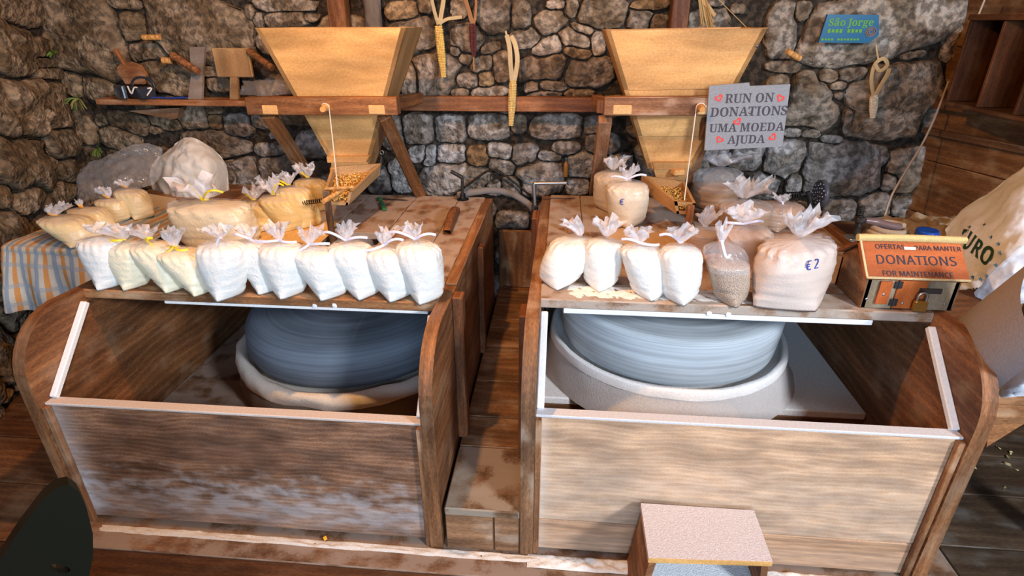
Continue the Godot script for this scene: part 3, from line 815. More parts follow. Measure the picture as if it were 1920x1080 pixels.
func hoppers():
	var st := nst()
	# the rail along the wall that carries both stands
	var rail := thing("wall_rail", "long brown rail along the stone wall behind both hoppers", "beam")
	tint = Color(1.0, 0.84, 0.68); bar(st, Vector3(-1.36, 1.17, -2.96), Vector3(0.8, 1.178, -2.96), 0.07, 0.05)
	part("rail", st, "brown", rail)
	for s in 2:
		var TL := onP([478, 1136][s], [52, 57][s]); var TR := onP([760, 1440][s], 52)
		var BL := onP([627, 1215][s], 316); var BR := onP([690, 1296][s], 316)
		var o := thing("grain_hopper", ["golden wooden grain hopper over the left milling case", "golden wooden grain hopper over the right milling case, a grey sign on its corner"][s], "hopper")
		var th := Vector3(0, 0, -0.018)
		var cut := [0.0, [0.56, 0.40][s], [1.0, 0.74][s], 1.0]
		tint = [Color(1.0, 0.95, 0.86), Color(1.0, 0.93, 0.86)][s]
		for i in 3:
			if cut[i + 1] - cut[i] < 0.05: continue
			st = nst()
			slab(st, [TL.lerp(BL, cut[i] + 0.002), TR.lerp(BR, cut[i] + 0.002), TR.lerp(BR, cut[i + 1]), TL.lerp(BL, cut[i + 1])], th)
			part("front_board", st, "pine", o)
		var rt := Vector3(0, 0, -0.30); var rb := Vector3(0, 0, -0.12)
		for e in 2:
			var a: Vector3 = [TL, TR][e]; var b: Vector3 = [BL, BR][e]
			var ou := Vector3([-0.02, 0.02][e], 0, 0)
			tint = Color(0.60, 0.58, 0.58) if s == 0 else Color(0.8, 0.72, 0.62)  # left hopper sides greyed, so their shade is put into the tint
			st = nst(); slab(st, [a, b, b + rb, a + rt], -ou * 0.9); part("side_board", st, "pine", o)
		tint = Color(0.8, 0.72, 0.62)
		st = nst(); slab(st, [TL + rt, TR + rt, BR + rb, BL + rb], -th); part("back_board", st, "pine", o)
		# cleat and slide gate low on the front
		tint = Color(0.86, 0.78, 0.72)
		var pr := Vector3(0, 0, 0.026)
		st = nst(); slab(st, [onP([612, 1224][s], [294, 305][s], -2.404), onP([692, 1298][s], [293, 305][s], -2.404), onP([686, 1290][s], [304, 318][s], -2.404), onP([614, 1228][s], [305, 318][s], -2.404)], -pr); part("gate_cleat", st, "pine", o)
		st = nst(); slab(st, [onP([621, 1226][s], [304, 316][s], -2.414), onP([690, 1292][s], [304, 316][s], -2.414), onP([684, 1283][s], [336, 343][s], -2.414), onP([622, 1232][s], [336, 343][s], -2.414)], -pr * 0.6); part("slide_gate", st, "pine", o)
		st = nst(); var pg := onP([626, 1270][s], [318, 322][s], -2.40)
		box(st, Transform3D(Basis(Vector3.UP, 0.3), pg), Vector3([0.03, 0.05][s], 0.025, 0.05), 0.005); part("gate_peg", st, "pine", o)
		if s == 1:
			st = nst(); tint = Color(0.9, 0.9, 0.9); var scp := onP(1420, 86, -2.428); lathe(st, [Vector2(0.0001, 0.004), Vector2(0.004, 0.003), Vector2(0.006, 0.0)], Transform3D(Basis(Vector3.RIGHT, PI / 2), scp), 12); part("screw", st, "steel", o)
		# the stand: front beam, leaning legs, arms back to the rail
		var ty: float = [0.745, 0.775][s]
		var L := onZ([466, 1132][s], 198, -2.385); var R := onZ([748, 1362][s], 198, -2.385)
		var sd := thing("hopper_stand", ["brown beam stand with leaning legs holding the left hopper", "dustier brown beam stand holding the right hopper, a cord looped on its peg"][s], "stand", Vector3(0, ty, 0))
		var dn := Vector3(0, -ty, 0)
		tint = [Color(1.1, 0.9, 0.72), Color(1.0, 0.88, 0.8)][s]
		st = nst(); bar(st, L + dn, R + dn, 0.07, 0.05); 
		var fb := part("front_beam", st, ["brown", "worn"][s], sd)
		var ft := onY([788, 1115][s], [366, 362][s], ty)
		var xi: float = L.x + 0.07; var xo: float = R.x - 0.05
		for e in 2:
			var top := Vector3([xi, xo][e], 1.19, -2.405)
			var foot := Vector3(top.x + 0.005, ty, ft.z)
			if s == 0 and e == 1 or s == 1 and e == 0: foot = ft; top.x = foot.x - [0.035, 0.0][s]
			st = nst(); bar(st, foot + dn + Vector3(0, 0.0, 0), top + dn, 0.04, 0.055, Vector3(0, 0.7, 0.7)); part("leg", st, ["brown", "worn"][s], sd)
			var am := Vector3(top.x + [-0.01, 0.02][e], 1.235, -2.37)
			st = nst(); bar(st, am + dn + Vector3(0, 0, -0.042), am + dn + Vector3(0, -0.035, -0.562), 0.05, 0.05); part("arm", st, ["brown", "worn"][s], sd)
		for tx in [[[490, 522], [690, 722]], [[1150, 1184], [1310, 1340]]][s]:
			st = nst(); tint = Color(1.25, 1.15, 1.0)
			var a := onZ(tx[0], 198, -2.36); var b := onZ(tx[1], 215, -2.36)
			abox(st, a + dn + Vector3(0, 0.002, -0.02), b + dn + Vector3(0, 0.0, 0.003), 0.003); part("tenon", st, "pine", fb, "pale tenon end")
		var peg := onZ([613, 1312][s], 201, -2.36)
		tint = [Color(1.0, 0.9, 0.78), Color(0.8, 0.66, 0.5)][s]
		st = nst(); tube(st, [peg + dn + Vector3(0, 0, -0.03), peg + dn + Vector3(0, 0, 0.03), peg + dn + Vector3(0, -0.003, 0.05)], [0.015, 0.0155, 0.011], 12); part("cord_peg", st, "pine", fb)
		shoe(s, peg)
	# the posts behind and the bark-covered trunk
	for e in [[631, 47, "brown squared post rising behind the left hopper", Color(1.05, 0.8, 0.6)], [1276, 44, "brown squared post rising behind the right hopper", Color(0.72, 0.55, 0.45)]]:
		var p := onZ(e[0], 30, -2.91); var o2 := thing("timber_post", e[2], "post", Vector3(p.x, 1.205, -2.95)); tint = e[3]
		st = nst(); abox(st, Vector3(-e[1] * 0.0009, 0, -0.04), Vector3(e[1] * 0.0009, 1.69, 0.04), 0.004, 1); part("post_timber", st, "brown", o2)
	var p2 := onZ(697, 30, -2.93); var tk := thing("bark_trunk", "rough bark-covered trunk standing behind the left hopper", "trunk", Vector3(p2.x, 1.205, -2.95))
	tint = Color(0.16, 0.13, 0.11); st = nst()
	var rows := []
	for i in 40:
		var y := 1.69 * i / 39.0; var row := PackedVector3Array()
		for j in 28:
			var a := TAU * j / 28; var r := 0.046 + 0.008 * nz.get_noise_3d(cos(a) * 3, y * 14, sin(a) * 3) - 0.014 * pow(absf(nz.get_noise_3d(cos(a) * 6, y * 9, sin(a) * 6 + 4)), 0.5)
			row.append(Vector3(cos(a) * r, y, sin(a) * r))
		rows.append(row)
	grid(st, rows, true); part("bark", st, "cloth", tk)
	tint = Color(1, 1, 1)

func shoe(s: int, peg: Vector3):
	var zr := -2.46; var zf := -2.18
	var o := thing("feed_shoe", ["slung feed trough with yellow maize under the left hopper", "slung feed trough with dull maize under the right hopper"][s], "trough", Vector3(0, 0, 0))
	var RT: Array; var LT: Array
	if s == 0:
		LT = [onZ(622, 312, zr), onZ(609, 353, zf), onZ(614, 384, zf), onZ(624, 336, zr)]
		RT = [onZ(716, 306, zr), onZ(660, 360, zf), onZ(653, 385, zf), onZ(712, 328, zr)]
	else:
		LT = [onZ(1203, 328, zr), onZ(1264, 377, zf), onZ(1268, 401, zf), onZ(1200, 354, zr)]
		RT = [onZ(1284, 340, zr), onZ(1305, 381, zf), onZ(1298, 402, zf), onZ(1282, 362, zr)]
	tint = [Color(0.78, 0.82, 0.98), Color(0.66, 0.58, 0.52)][s]
	var st := nst(); slab(st, LT, Vector3(0.012, 0, 0)); part("side_board", st, "pine", o)
	st = nst(); slab(st, RT, Vector3(-0.012, 0, 0)); part("side_board", st, "pine", o)
	st = nst(); slab(st, [LT[3], LT[2], RT[2], RT[3]], Vector3(0, 0.012, 0)); part("trough_floor", st, "pine", o)
	st = nst(); slab(st, [LT[0], RT[0], RT[3], LT[3]], Vector3(0, 0, 0.012)); part("end_board", st, "pine", o)
	if s == 0:
		tint = Color(1.0, 0.92, 0.84)
		st = nst(); tube(st, [onZ(610, 354, zf + 0.005), onZ(664, 351, zf + 0.005)], 0.007, 10); part("cross_rod", st, "pine", o)
		st = nst(); tube(st, [onZ(640, 358, zf - 0.02), onZ(606, 378, zf + 0.09)], 0.0095, 12); part("dowel", st, "pine", o)
		tint = Color(0.5, 0.5, 0.5); st = nst(); tube(st, [onZ(713, 325, zr + 0.01), onZ(714, 303, zr + 0.01), onZ(715, 293, zr + 0.01)], 0.003, 6)
		var ring := []
		for i in 13: ring.append(onZ(716, 286, zr + 0.01) + Vector3(cos(TAU * i / 12), sin(TAU * i / 12), 0) * 0.008)
		tube(st, ring, 0.0028, 6); part("eye_hook", st, "steel", o)
	else:
		st = nst(); slab(st, [LT[1], RT[1], RT[1].lerp(RT[2], 0.35), LT[1].lerp(LT[2], 0.35)], Vector3(0, 0, -0.012)); part("cross_piece", st, "pine", o)
		tint = Color(0.45, 0.42, 0.3); var hk := []
		for q in [[1203, 328], [1200, 310], [1197, 297], [1200, 292], [1205, 296]]: hk.append(onZ(q[0], q[1], zr + 0.01))
		st = nst(); tube(st, smooth(hk, 3), 0.0035, 6); part("wire_hook", st, "iron", o)
	# the stick that rides on the stone
	tint = [Color(0.5, 0.5, 0.5), Color(1.0, 0.66, 0.36)][s]
	var a := onZ([611, 1296][s], [358, 384][s], zf + 0.03)
	var dz := thing("damsel_stick", ["flat grey stick reaching from the left trough down into the eye of the table", "orange stick reaching from the right trough down towards the table eye"][s], "stick", Vector3(a.x, 0.60, a.z))
	st = nst(); abox(st, Vector3(-0.013, 0, -0.006), Vector3(0.013, a.y - 0.6, 0.006), 0.002, 1); part("stick", st, "worn", dz)
	# cord from the peg to the trough
	var e := onZ([633, 1283][s], [352, 376][s], zf + 0.005)
	tint = Color(0.85, 0.80, 0.72)
	var cd := thing("trough_cord", ["pale cord from the left beam's peg down to the maize trough", "pale cord from the right beam's peg down to the trough"][s], "cord")
	var P := []
	var side := 0.016 if s == 0 else -0.017
	for i in 7: P.append(peg + Vector3(-sin(PI * i / 6 - 1.57) * -side - 0.0, cos(PI * i / 6 - 1.57) * 0.017, 0.018))
	P.append(peg + Vector3(side, -0.04, 0.02)); P.append(peg.lerp(e, 0.6) + Vector3(side * 0.4, 0, 0.006)); P.append(e)
	st = nst(); tube(st, smooth(P, 3), 0.0024, 6); part("cord", st, "husk", cd)
	# maize
	var mm := MultiMesh.new(); mm.transform_format = MultiMesh.TRANSFORM_3D; mm.use_colors = true
	var ks := nst(); tint = Color(1, 1, 1)
	lathe(ks, [Vector2(0.0001, -0.0045), Vector2(0.003, -0.003), Vector2(0.0042, 0.0), Vector2(0.0035, 0.003), Vector2(0.0001, 0.0042)], Transform3D(Basis().scaled(Vector3(1.1, 1, 0.65))), 8)
	var km := ks.commit(); km.surface_set_material(0, M.gloss); mm.mesh = km
	var n := 330; mm.instance_count = n
	var r2 := RandomNumberGenerator.new(); r2.seed = 3 + s
	for i in n:
		var u := r2.randf_range(0.09, 0.91); var v := r2.randf_range(0.05, 1.0)
		var p: Vector3 = LT[3].lerp(LT[2], v).lerp(RT[3].lerp(RT[2], v), u) + Vector3(0, 0.016 + r2.randf() * 0.014, 0)
		mm.set_instance_transform(i, Transform3D(Basis.from_euler(Vector3(r2.randf() * 6, r2.randf() * 6, r2.randf() * 6)).scaled(Vector3.ONE * r2.randf_range(0.85, 1.25)), p))
		mm.set_instance_color(i, Color(0.80, 0.42, 0.07).lerp(Color(0.85, 0.58, 0.2), r2.randf()) * r2.randf_range(0.7, 1.1) * [1.0, 0.7][s])
	var mi := MultiMeshInstance3D.new(); mi.name = numbered("maize_kernels"); mi.multimesh = mm; mi.material_override = M.gloss; add_child(mi)
	tag(mi, ["yellow maize kernels lying in the left feed trough", "dull orange maize kernels lying in the right feed trough"][s], "maize", "", "stuff")


# ---------------------------------------------------------------- bags
# px: foot x, foot y (front corner), neck x, neck y, top y of the frill, width in pixels
func bag(px: Array, ty: float, kind: String, tie: String, label: String, group: String, sd: int, opt := {}):
	var front := onY(px[0], px[1], ty)
	var ppx := per_px(front)
	var w: float = px[5] * ppx * 0.485
	var ratio: float = opt.get("ratio", 0.8)
	var dp := w * ratio
	var org := Vector3(front.x + opt.get("dx", 0.0) * ppx, ty, front.z - dp * 1.1)
	var nk := onZ(px[2], px[3], org.z - opt.get("back", 0.0))
	var h := maxf(nk.y - ty, 0.05)
	var lean := Vector3(nk.x - org.x, 0, -opt.get("back", 0.0))
	var topp := onZ(px[2], px[4], org.z - opt.get("back", 0.0))
	var fh := maxf(topp.y - nk.y, 0.02)
	var o := thing("bag_of_%s" % {"flour": "flour", "cream": "flour", "corn": "maize_flour", "tan": "flour", "grain": "grain", "bran": "bran", "brown": "bran"}[kind], label, "bag", org, group)
	var r2 := RandomNumberGenerator.new(); r2.seed = sd * 77 + 5
	var yaw: float = opt.get("yaw", r2.randf_range(-0.13, 0.13))
	var TT := [0.0, 0.06, 0.16, 0.36, 0.6, 0.78, 0.88, 0.95, 1.0]
	var AA := [0.62, 0.80, 0.92, 0.99, 1.0, 0.99, 0.90, 0.60, 0.085]
	var BB := [1.14, 1.12, 1.06, 1.0, 0.98, 0.90, 0.74, 0.46, 0.085]
	var EE := [1.14, 1.2, 1.4, 1.8, 2.5, 2.7, 2.4, 2.0, 2.0]
	if opt.has("wide"):
		AA = [0.85, 0.95, 0.99, 1.0, 1.0, 0.99, 0.95, 0.74, 0.075]; EE = [2.0, 2.6, 3.2, 3.4, 3.4, 3.0, 2.6, 2.2, 2.0]; TT = [0.0, 0.06, 0.16, 0.36, 0.6, 0.8, 0.92, 0.97, 1.0]
	if opt.has("mark") and ratio < 0.7:
		AA = [1.0, 1.02, 1.02, 0.99, 0.94, 0.87, 0.78, 0.5, 0.075]; BB = [1.15, 1.12, 1.08, 1.0, 0.96, 0.86, 0.72, 0.45, 0.085]; EE = [1.15, 1.2, 1.35, 1.8, 2.3, 2.4, 2.2, 2.0, 2.0]
	var cols := {"flour": Color(0.93, 0.93, 0.91), "cream": Color(0.93, 0.87, 0.66), "corn": Color(0.80, 0.60, 0.27), "tan": Color(0.80, 0.64, 0.38), "grain": Color(0.84, 0.79, 0.74), "bran": Color(0.80, 0.69, 0.63), "brown": Color(0.50, 0.37, 0.26)}
	var c: Color = cols[kind]; if opt.has("col"): c = opt.col
	var fillt: float = opt.get("fill", 0.93)
	var build := func(t0: float, t1: float, steps: int, swell: float, dome: bool) -> Array:
		var R := []
		for i in steps + 1:
			var t := lerpf(t0, t1, float(i) / steps)
			var a := kf(t, TT, AA) * w * swell; var b := kf(t, TT, BB) * dp * swell; var e := kf(t, TT, EE)
			if dome:
				var q := clampf((t - (t1 - 0.07)) / 0.07, 0, 1); var sh := sqrt(maxf(0.0, 1.0 - q * q * 0.998)); a *= sh; b *= sh
			var row := PackedVector3Array()
			var pl := smoothstep(0.62, 0.96, t)
			for j in 60:
				var th := TAU * j / 60
				var cx := cos(th); var sz := sin(th)
				var r := pow(pow(absf(cx), e) + pow(absf(sz), e), -1.0 / e)
				r *= 1.0 + pl * 0.075 * sin(th * 15 + sd * 1.7 + 3 * nz.get_noise_2d(t * 3, sd)) + 0.055 * nz.get_noise_3d(cx * 0.5 + sd * 3.1, t * 1.1, sz * 0.5) + 0.008 * sin(t * 46 + 2.5 * sin(th * 1.5 + sd))
				# the creased skirt near the foot
				r *= 1.0 - 0.05 * exp(-pow((t - 0.2 - 0.03 * sin(th * 2 + sd)) / 0.02, 2))
				row.append(Vector3(cx * a * r, h * t, sz * b * r).rotated(Vector3.UP, yaw) + lean * pow(t, 1.4))
			R.append(row)
		return R
	var g := nst(); tint = c
	var B: Array = build.bind(0.0, fillt, 22, 1.0, fillt < 1.0).call()
	var cap := PackedVector3Array(); cap.resize(60); cap.fill(Vector3(0, 0.0, 0)); B.insert(0, cap)
	if fillt < 1.0:
		var tp := PackedVector3Array(); tp.resize(60); tp.fill(Vector3(0, h * fillt, 0) + lean * pow(fillt, 1.4)); B.append(tp)
	grid(g, B, true)
	var mm: String = {"grain": "grain_bag", "bran": "bran_bag", "brown": "bran_bag"}.get(kind, "flour_bag")
	part("contents" if fillt < 1.0 else "filled_body", g, mm, o)
	tint = Color(1, 1, 1)
	if fillt < 1.0:
		g = nst(); grid(g, build.bind(maxf(fillt - (0.10 if fillt > 0.9 else 0.16), 0.1), 1.0, 16, 1.004 if fillt > 0.9 else 1.02, false).call(), true); part("plastic_film", g, "clear_film", o)
	if opt.has("mark"):                                     # a pen mark written on the side that faces the room
		var mk: Array = opt.mark; var best := 1e9; var bi := 3; var bj := 0
		for i in range(2, B.size() - 2):
			for j in 60:
				var v: Vector3 = cb.transposed() * (org + B[i][j] - EYE)
				if B[i][j].z < lean.z * 0.5: continue
				var dd := Vector2(960.0 - FOC * v.x / v.z, 540.0 + FOC * v.y / v.z).distance_to(Vector2(mk[1], mk[2]))
				if dd < best: best = dd; bi = i; bj = j
		var nn: Vector3 = (B[bi][(bj + 1) % 60] - B[bi][(bj + 59) % 60]).cross(B[bi + 1][bj] - B[bi - 1][bj]).normalized()
		if nn.z < 0: nn = -nn
		var xx := Vector3.UP.cross(nn).normalized()
		g = nst(); tint = Color(0.03, 0.06, 0.35)
		letters(g, mk[0], Transform3D(Basis(xx, nn.cross(xx), nn), B[bi][bj] + nn * 0.003), mk[3], "Droid Sans", 400, 0.0005)
		part("pen_mark", g, "paint", o, "blue pen mark"); tint = Color(1, 1, 1)
	# the frill above the tie
	g = nst()
	var F := []
	var fr: float = opt.get("frill", 0.46) * w * 0.95
	var ph := r2.randf() * 6.0
	var bend := Vector3(r2.randf_range(-0.3, 0.3), 0, r2.randf_range(-0.1, 0.35)) * fh
	if opt.has("bend"): bend = Vector3(opt.bend * fh, 0, 0.1 * fh)
	for i in 9:
		var t := i / 8.0
		var row := PackedVector3Array()
		for j in 40:
			var th := TAU * j / 40
			var r := lerpf(0.085 * w, fr, pow(t, 0.75)) * (1.0 + 0.22 * sin(th * 4 + ph) + 0.25 * t * sin(th * 9 + ph * 2) + 0.6 * t * nz.get_noise_3d(cos(th) * 2 + sd, t * 2, sin(th) * 2))
			row.append(Vector3(cos(th) * r, h + fh * t * (0.85 + 0.16 * sin(th * 3 + ph) + 0.35 * t * nz.get_noise_2d(cos(th) * 3 + sd * 5, sin(th) * 3)), sin(th) * r * 0.75).rotated(Vector3.UP, yaw) + lean + bend * t * t)
		F.append(row)
	grid(g, F, true); part("plastic_frill", g, "film", o)
	if tie == "": return o
	tint = {"white": Color(0.75, 0.72, 0.86), "yellow": Color(0.85, 0.62, 0.02), "orange": Color(0.82, 0.36, 0.04)}[tie]
	g = nst()
	var ring := []
	for i in 17:
		var a := TAU * i / 16; ring.append(Vector3(cos(a) * 0.1 * w + lean.x, h + 0.002 * sin(a), sin(a) * 0.095 * w + lean.z))
	tube(g, ring, 0.0026, 6, Vector3.UP, false)
	for e in opt.get("tails", [[-1.0, 0.15], [1.0, 0.1]]):          # each tail: reach in widths, rise
		var P := []
		for i in 6:
			var t := i / 5.0
			P.append(Vector3(lean.x + e[0] * w * t * 0.95, h + e[1] * w * sin(t * 2.2) - 0.05 * w * t, lean.z + 0.095 * w + 0.16 * w * sin(t * 3.0)))
		tube(g, smooth(P, 4), Vector2(0.0042, 0.0007), 8, Vector3(0, 0.3, 1))
	part("ribbon_tie", g, "ribbon", o, tie + " ribbon")
	tint = Color(1, 1, 1)
	return o

func bags():
	var lt := 0.746; var rt := 0.776
	var g1 := "flour bags along the front of the left case"
	var W := [[-1.0, 0.1], [1.0, 0.2]]
	bag([186, 546, 180, 438, 420, 80], lt, "flour", "", "white flour bag at the far left end of the left front row, no ribbon showing", g1, 1, {"bend": 0.5, "frill": 0.6})
	bag([233, 546, 232, 449, 420, 76], lt, "cream", "yellow", "creamy flour bag with a yellow ribbon, second from the left end of the front row", g1, 2, {"tails": [[-0.75, 0.05]], "frill": 0.75})
	bag([309, 551, 276, 449, 424, 84], lt, "cream", "yellow", "cream flour bag leaning right, yellow ribbon trailing along its top, third from the left", g1, 3, {"tails": [[1.2, -0.3], [0.4, 0.2]], "frill": 0.55})
	bag([361, 557, 328, 462, 425, 86], lt, "cream", "yellow", "cream flour bag with a tall frill and a yellow ribbon band, fourth from the left", g1, 4, {"tails": [[0.7, -0.05], [-0.6, -0.2]], "frill": 0.45})
	bag([407, 567, 412, 446, 421, 90], lt, "flour", "white", "white flour bag whose lilac ribbon hangs down at its left, before the big tied bag", g1, 5, {"tails": [[-1.1, -0.9], [0.2, 0.3]], "frill": 0.6})
	bag([489, 554, 468, 446, 425, 76], lt, "flour", "white", "white flour bag set back a little, its lilac ribbon crossing to the next bag", g1, 6, {"tails": [[1.0, -0.1], [-0.8, 0.3]]})
	bag([527, 563, 524, 449, 417, 84], lt, "flour", "white", "creamy white flour bag with a crumpled waist, its ribbon stretched straight across the neck", g1, 7, {"tails": [[-1.15, 0.0], [0.9, 0.0]]})
	bag([606, 566, 581, 457, 424, 88], lt, "flour", "white", "white flour bag with a spiky frill, fourth from the right of the left front row", g1, 8, {"tails": [[-0.8, -0.2], [1.0, 0.15]], "frill": 0.55})
	bag([672, 564, 649, 449, 419, 84], lt, "flour", "white", "white flour bag with ribbon tails curling up on both sides, third from the right end", g1, 9, {"tails": [[-1.1, 0.45], [1.1, 0.25]]})
	bag([734, 568, 721, 458, 428, 82], lt, "flour", "white", "white flour bag with its ribbon slanting up to the right, second from the right end", g1, 10, {"tails": [[-1.3, -0.2], [1.0, 0.4]]})
	bag([791, 573, 779, 447, 419, 86], lt, "flour", "white", "plump white flour bag at the right end of the left front row", g1, 11, {"tails": [[-1.2, 0.4], [1.0, 0.35]], "frill": 0.4})
	# behind them on the left
	bag([392, 470, 384, 374, 328, 150], lt, "tan", "yellow", "big cream bag with a broad yellow tie standing behind the left front row", "", 16, {"ratio": 0.6, "frill": 0.5, "wide": 1, "col": Color(0.86, 0.76, 0.56), "tails": [[-0.25, 0.5], [0.65, 0.35]], "yaw": 0.0})
	var g2 := "orange-tied tan bags on the cloth at the far left"
	bag([130, 466, 104, 403, 383, 84], 0.74, "tan", "orange", "squat tan bag nearest the cloth edge at the far left", g2, 12, {"bend": 0.8, "frill": 0.6, "tails": [[-0.2, 0.2]], "ratio": 0.9})
	bag([172, 440, 152, 388, 374, 66], 0.74, "tan", "orange", "tan bag with an orange tie wedged behind the squat one", g2, 13, {"frill": 0.2, "tails": [[0.2, 0.2]]})
	bag([206, 420, 203, 370, 350, 56], 0.74, "tan", "orange", "tan bag third along the cloth, partly under the clear plastic", g2, 14, {"tails": [[-0.2, 0.3]]})
	bag([252, 414, 236, 351, 337, 58], 0.74, "tan", "orange", "tan bag farthest back on the cloth beside the white sacking", g2, 15, {"tails": [[-0.2, 0.3]]})
	var g3 := "yellow maize flour bags beside the left trough"
	bag([482, 437, 470, 404, 384, 64], lt, "corn", "yellow", "low orange-yellow bag in front of the maize flour row", g3, 17, {"tails": [[0.4, 0.1]]})
	bag([505, 432, 476, 374, 348, 72], lt, "corn", "yellow", "yellow bag with a pale open frill, first of the maize flour row", g3, 18, {"frill": 0.65, "tails": [[-0.4, 0.4]]})
	bag([534, 436, 512, 364, 330, 70], lt, "corn", "yellow", "tall yellow bag in the middle of the maize flour row", g3, 19, {"frill": 0.6, "tails": [[0.8, 0.7]]})
	bag([566, 430, 541, 346, 322, 66], lt, "corn", "yellow", "yellow bag with a twisted ribbon on the right of the tall one", g3, 20, {"tails": [[-0.6, 0.3]]})
	bag([585, 400, 577, 332, 307, 62], lt, "corn", "yellow", "glossy yellow bag at the back, nearest the left hopper leg", g3, 21, {"frill": 0.65, "tails": [[-0.5, 0.4]]})
	# on the right case
	var g4 := "flour bags along the front of the right case"
	bag([1046, 545, 1087, 441, 412, 92], rt, "flour", "", "white flour bag slumping to the right at the left end of the right front row", g4, 31, {"bend": -0.6, "frill": 0.4, "back": 0.03})
	bag([1127, 548, 1137, 443, 410, 74], rt, "flour", "", "white flour bag with a wide open frill, second on the right case", g4, 32, {"frill": 0.75})
	bag([1222, 566, 1200, 454, 424, 84], rt, "flour", "white", "white flour bag with a ribbon crossing behind, third on the right case", g4, 33, {"tails": [[-0.9, 0.25], [0.9, 0.0]], "frill": 0.6})
	bag([1281, 575, 1276, 454, 424, 80], rt, "flour", "white", "white flour bag beside the grain bag on the right case", g4, 34, {"tails": [[-1.1, 0.5]], "frill": 0.65})
	bag([1379, 578, 1353, 452, 415, 80], rt, "grain", "white", "see-through bag of speckled grain with a lilac ribbon, beside the white flour", "", 35, {"fill": 0.7, "tails": [[0.5, -0.7]], "frill": 0.35})
	bag([1412, 526, 1394, 418, 388, 104], rt, "bran", "white", "bran bag with a white ribbon standing behind the speckled grain bag", "", 36, {"tails": [[-0.7, 0.1], [0.7, 0.2]], "frill": 0.75})
	bag([1322, 478, 1322, 424, 388, 62], rt, "bran", "white", "small bran bag with a fan-shaped frill behind the speckled grain bag", "", 37, {"fill": 0.8, "frill": 0.7, "tails": []})
	bag([1536, 588, 1500, 442, 393, 186], rt, "bran", "", "big pale bag of coarse meal marked with a blue price, right of the grain", "", 40, {"ratio": 0.62, "wide": 1, "frill": 0.5, "dx": -36, "yaw": 0.5, "col": Color(0.93, 0.87, 0.85), "mark": ["€ 2", 1522, 495, 0.04]})
	bag([1178, 430, 1176, 335, 308, 82], rt, "tan", "white", "pale meal bag with a blue mark, standing at the back of the right case", "", 41, {"col": Color(0.80, 0.70, 0.56), "frill": 0.4, "tails": [[-0.8, 0.2], [0.9, 0.3]], "yaw": 0.0, "mark": ["€", 1164, 378, 0.036]})
	bag([1146, 400, 1150, 318, 292, 72], rt, "tan", "", "pale meal bag behind the marked one, touching the hopper leg", "", 42, {"col": Color(0.72, 0.60, 0.46), "frill": 0.55})
	bag([1345, 400, 1352, 312, 284, 92], rt, "brown", "", "brown bran bag with a cloudy plastic top under the hanging sign", "", 43, {"fill": 0.62, "frill": 0.9, "ratio": 0.7})
	bag([1408, 446, 1396, 372, 330, 98], rt, "brown", "", "brown bran bag with a tall fan of plastic, behind the right front row", "", 44, {"fill": 0.8, "frill": 0.8, "col": Color(0.6, 0.46, 0.36)})
	bag([1455, 436, 1466, 378, 364, 92], rt, "brown", "white", "brown bran bag lying low beside the iron spring", "", 45, {"col": Color(0.62, 0.46, 0.36), "frill": 0.4, "tails": [[0.3, -0.6]]})


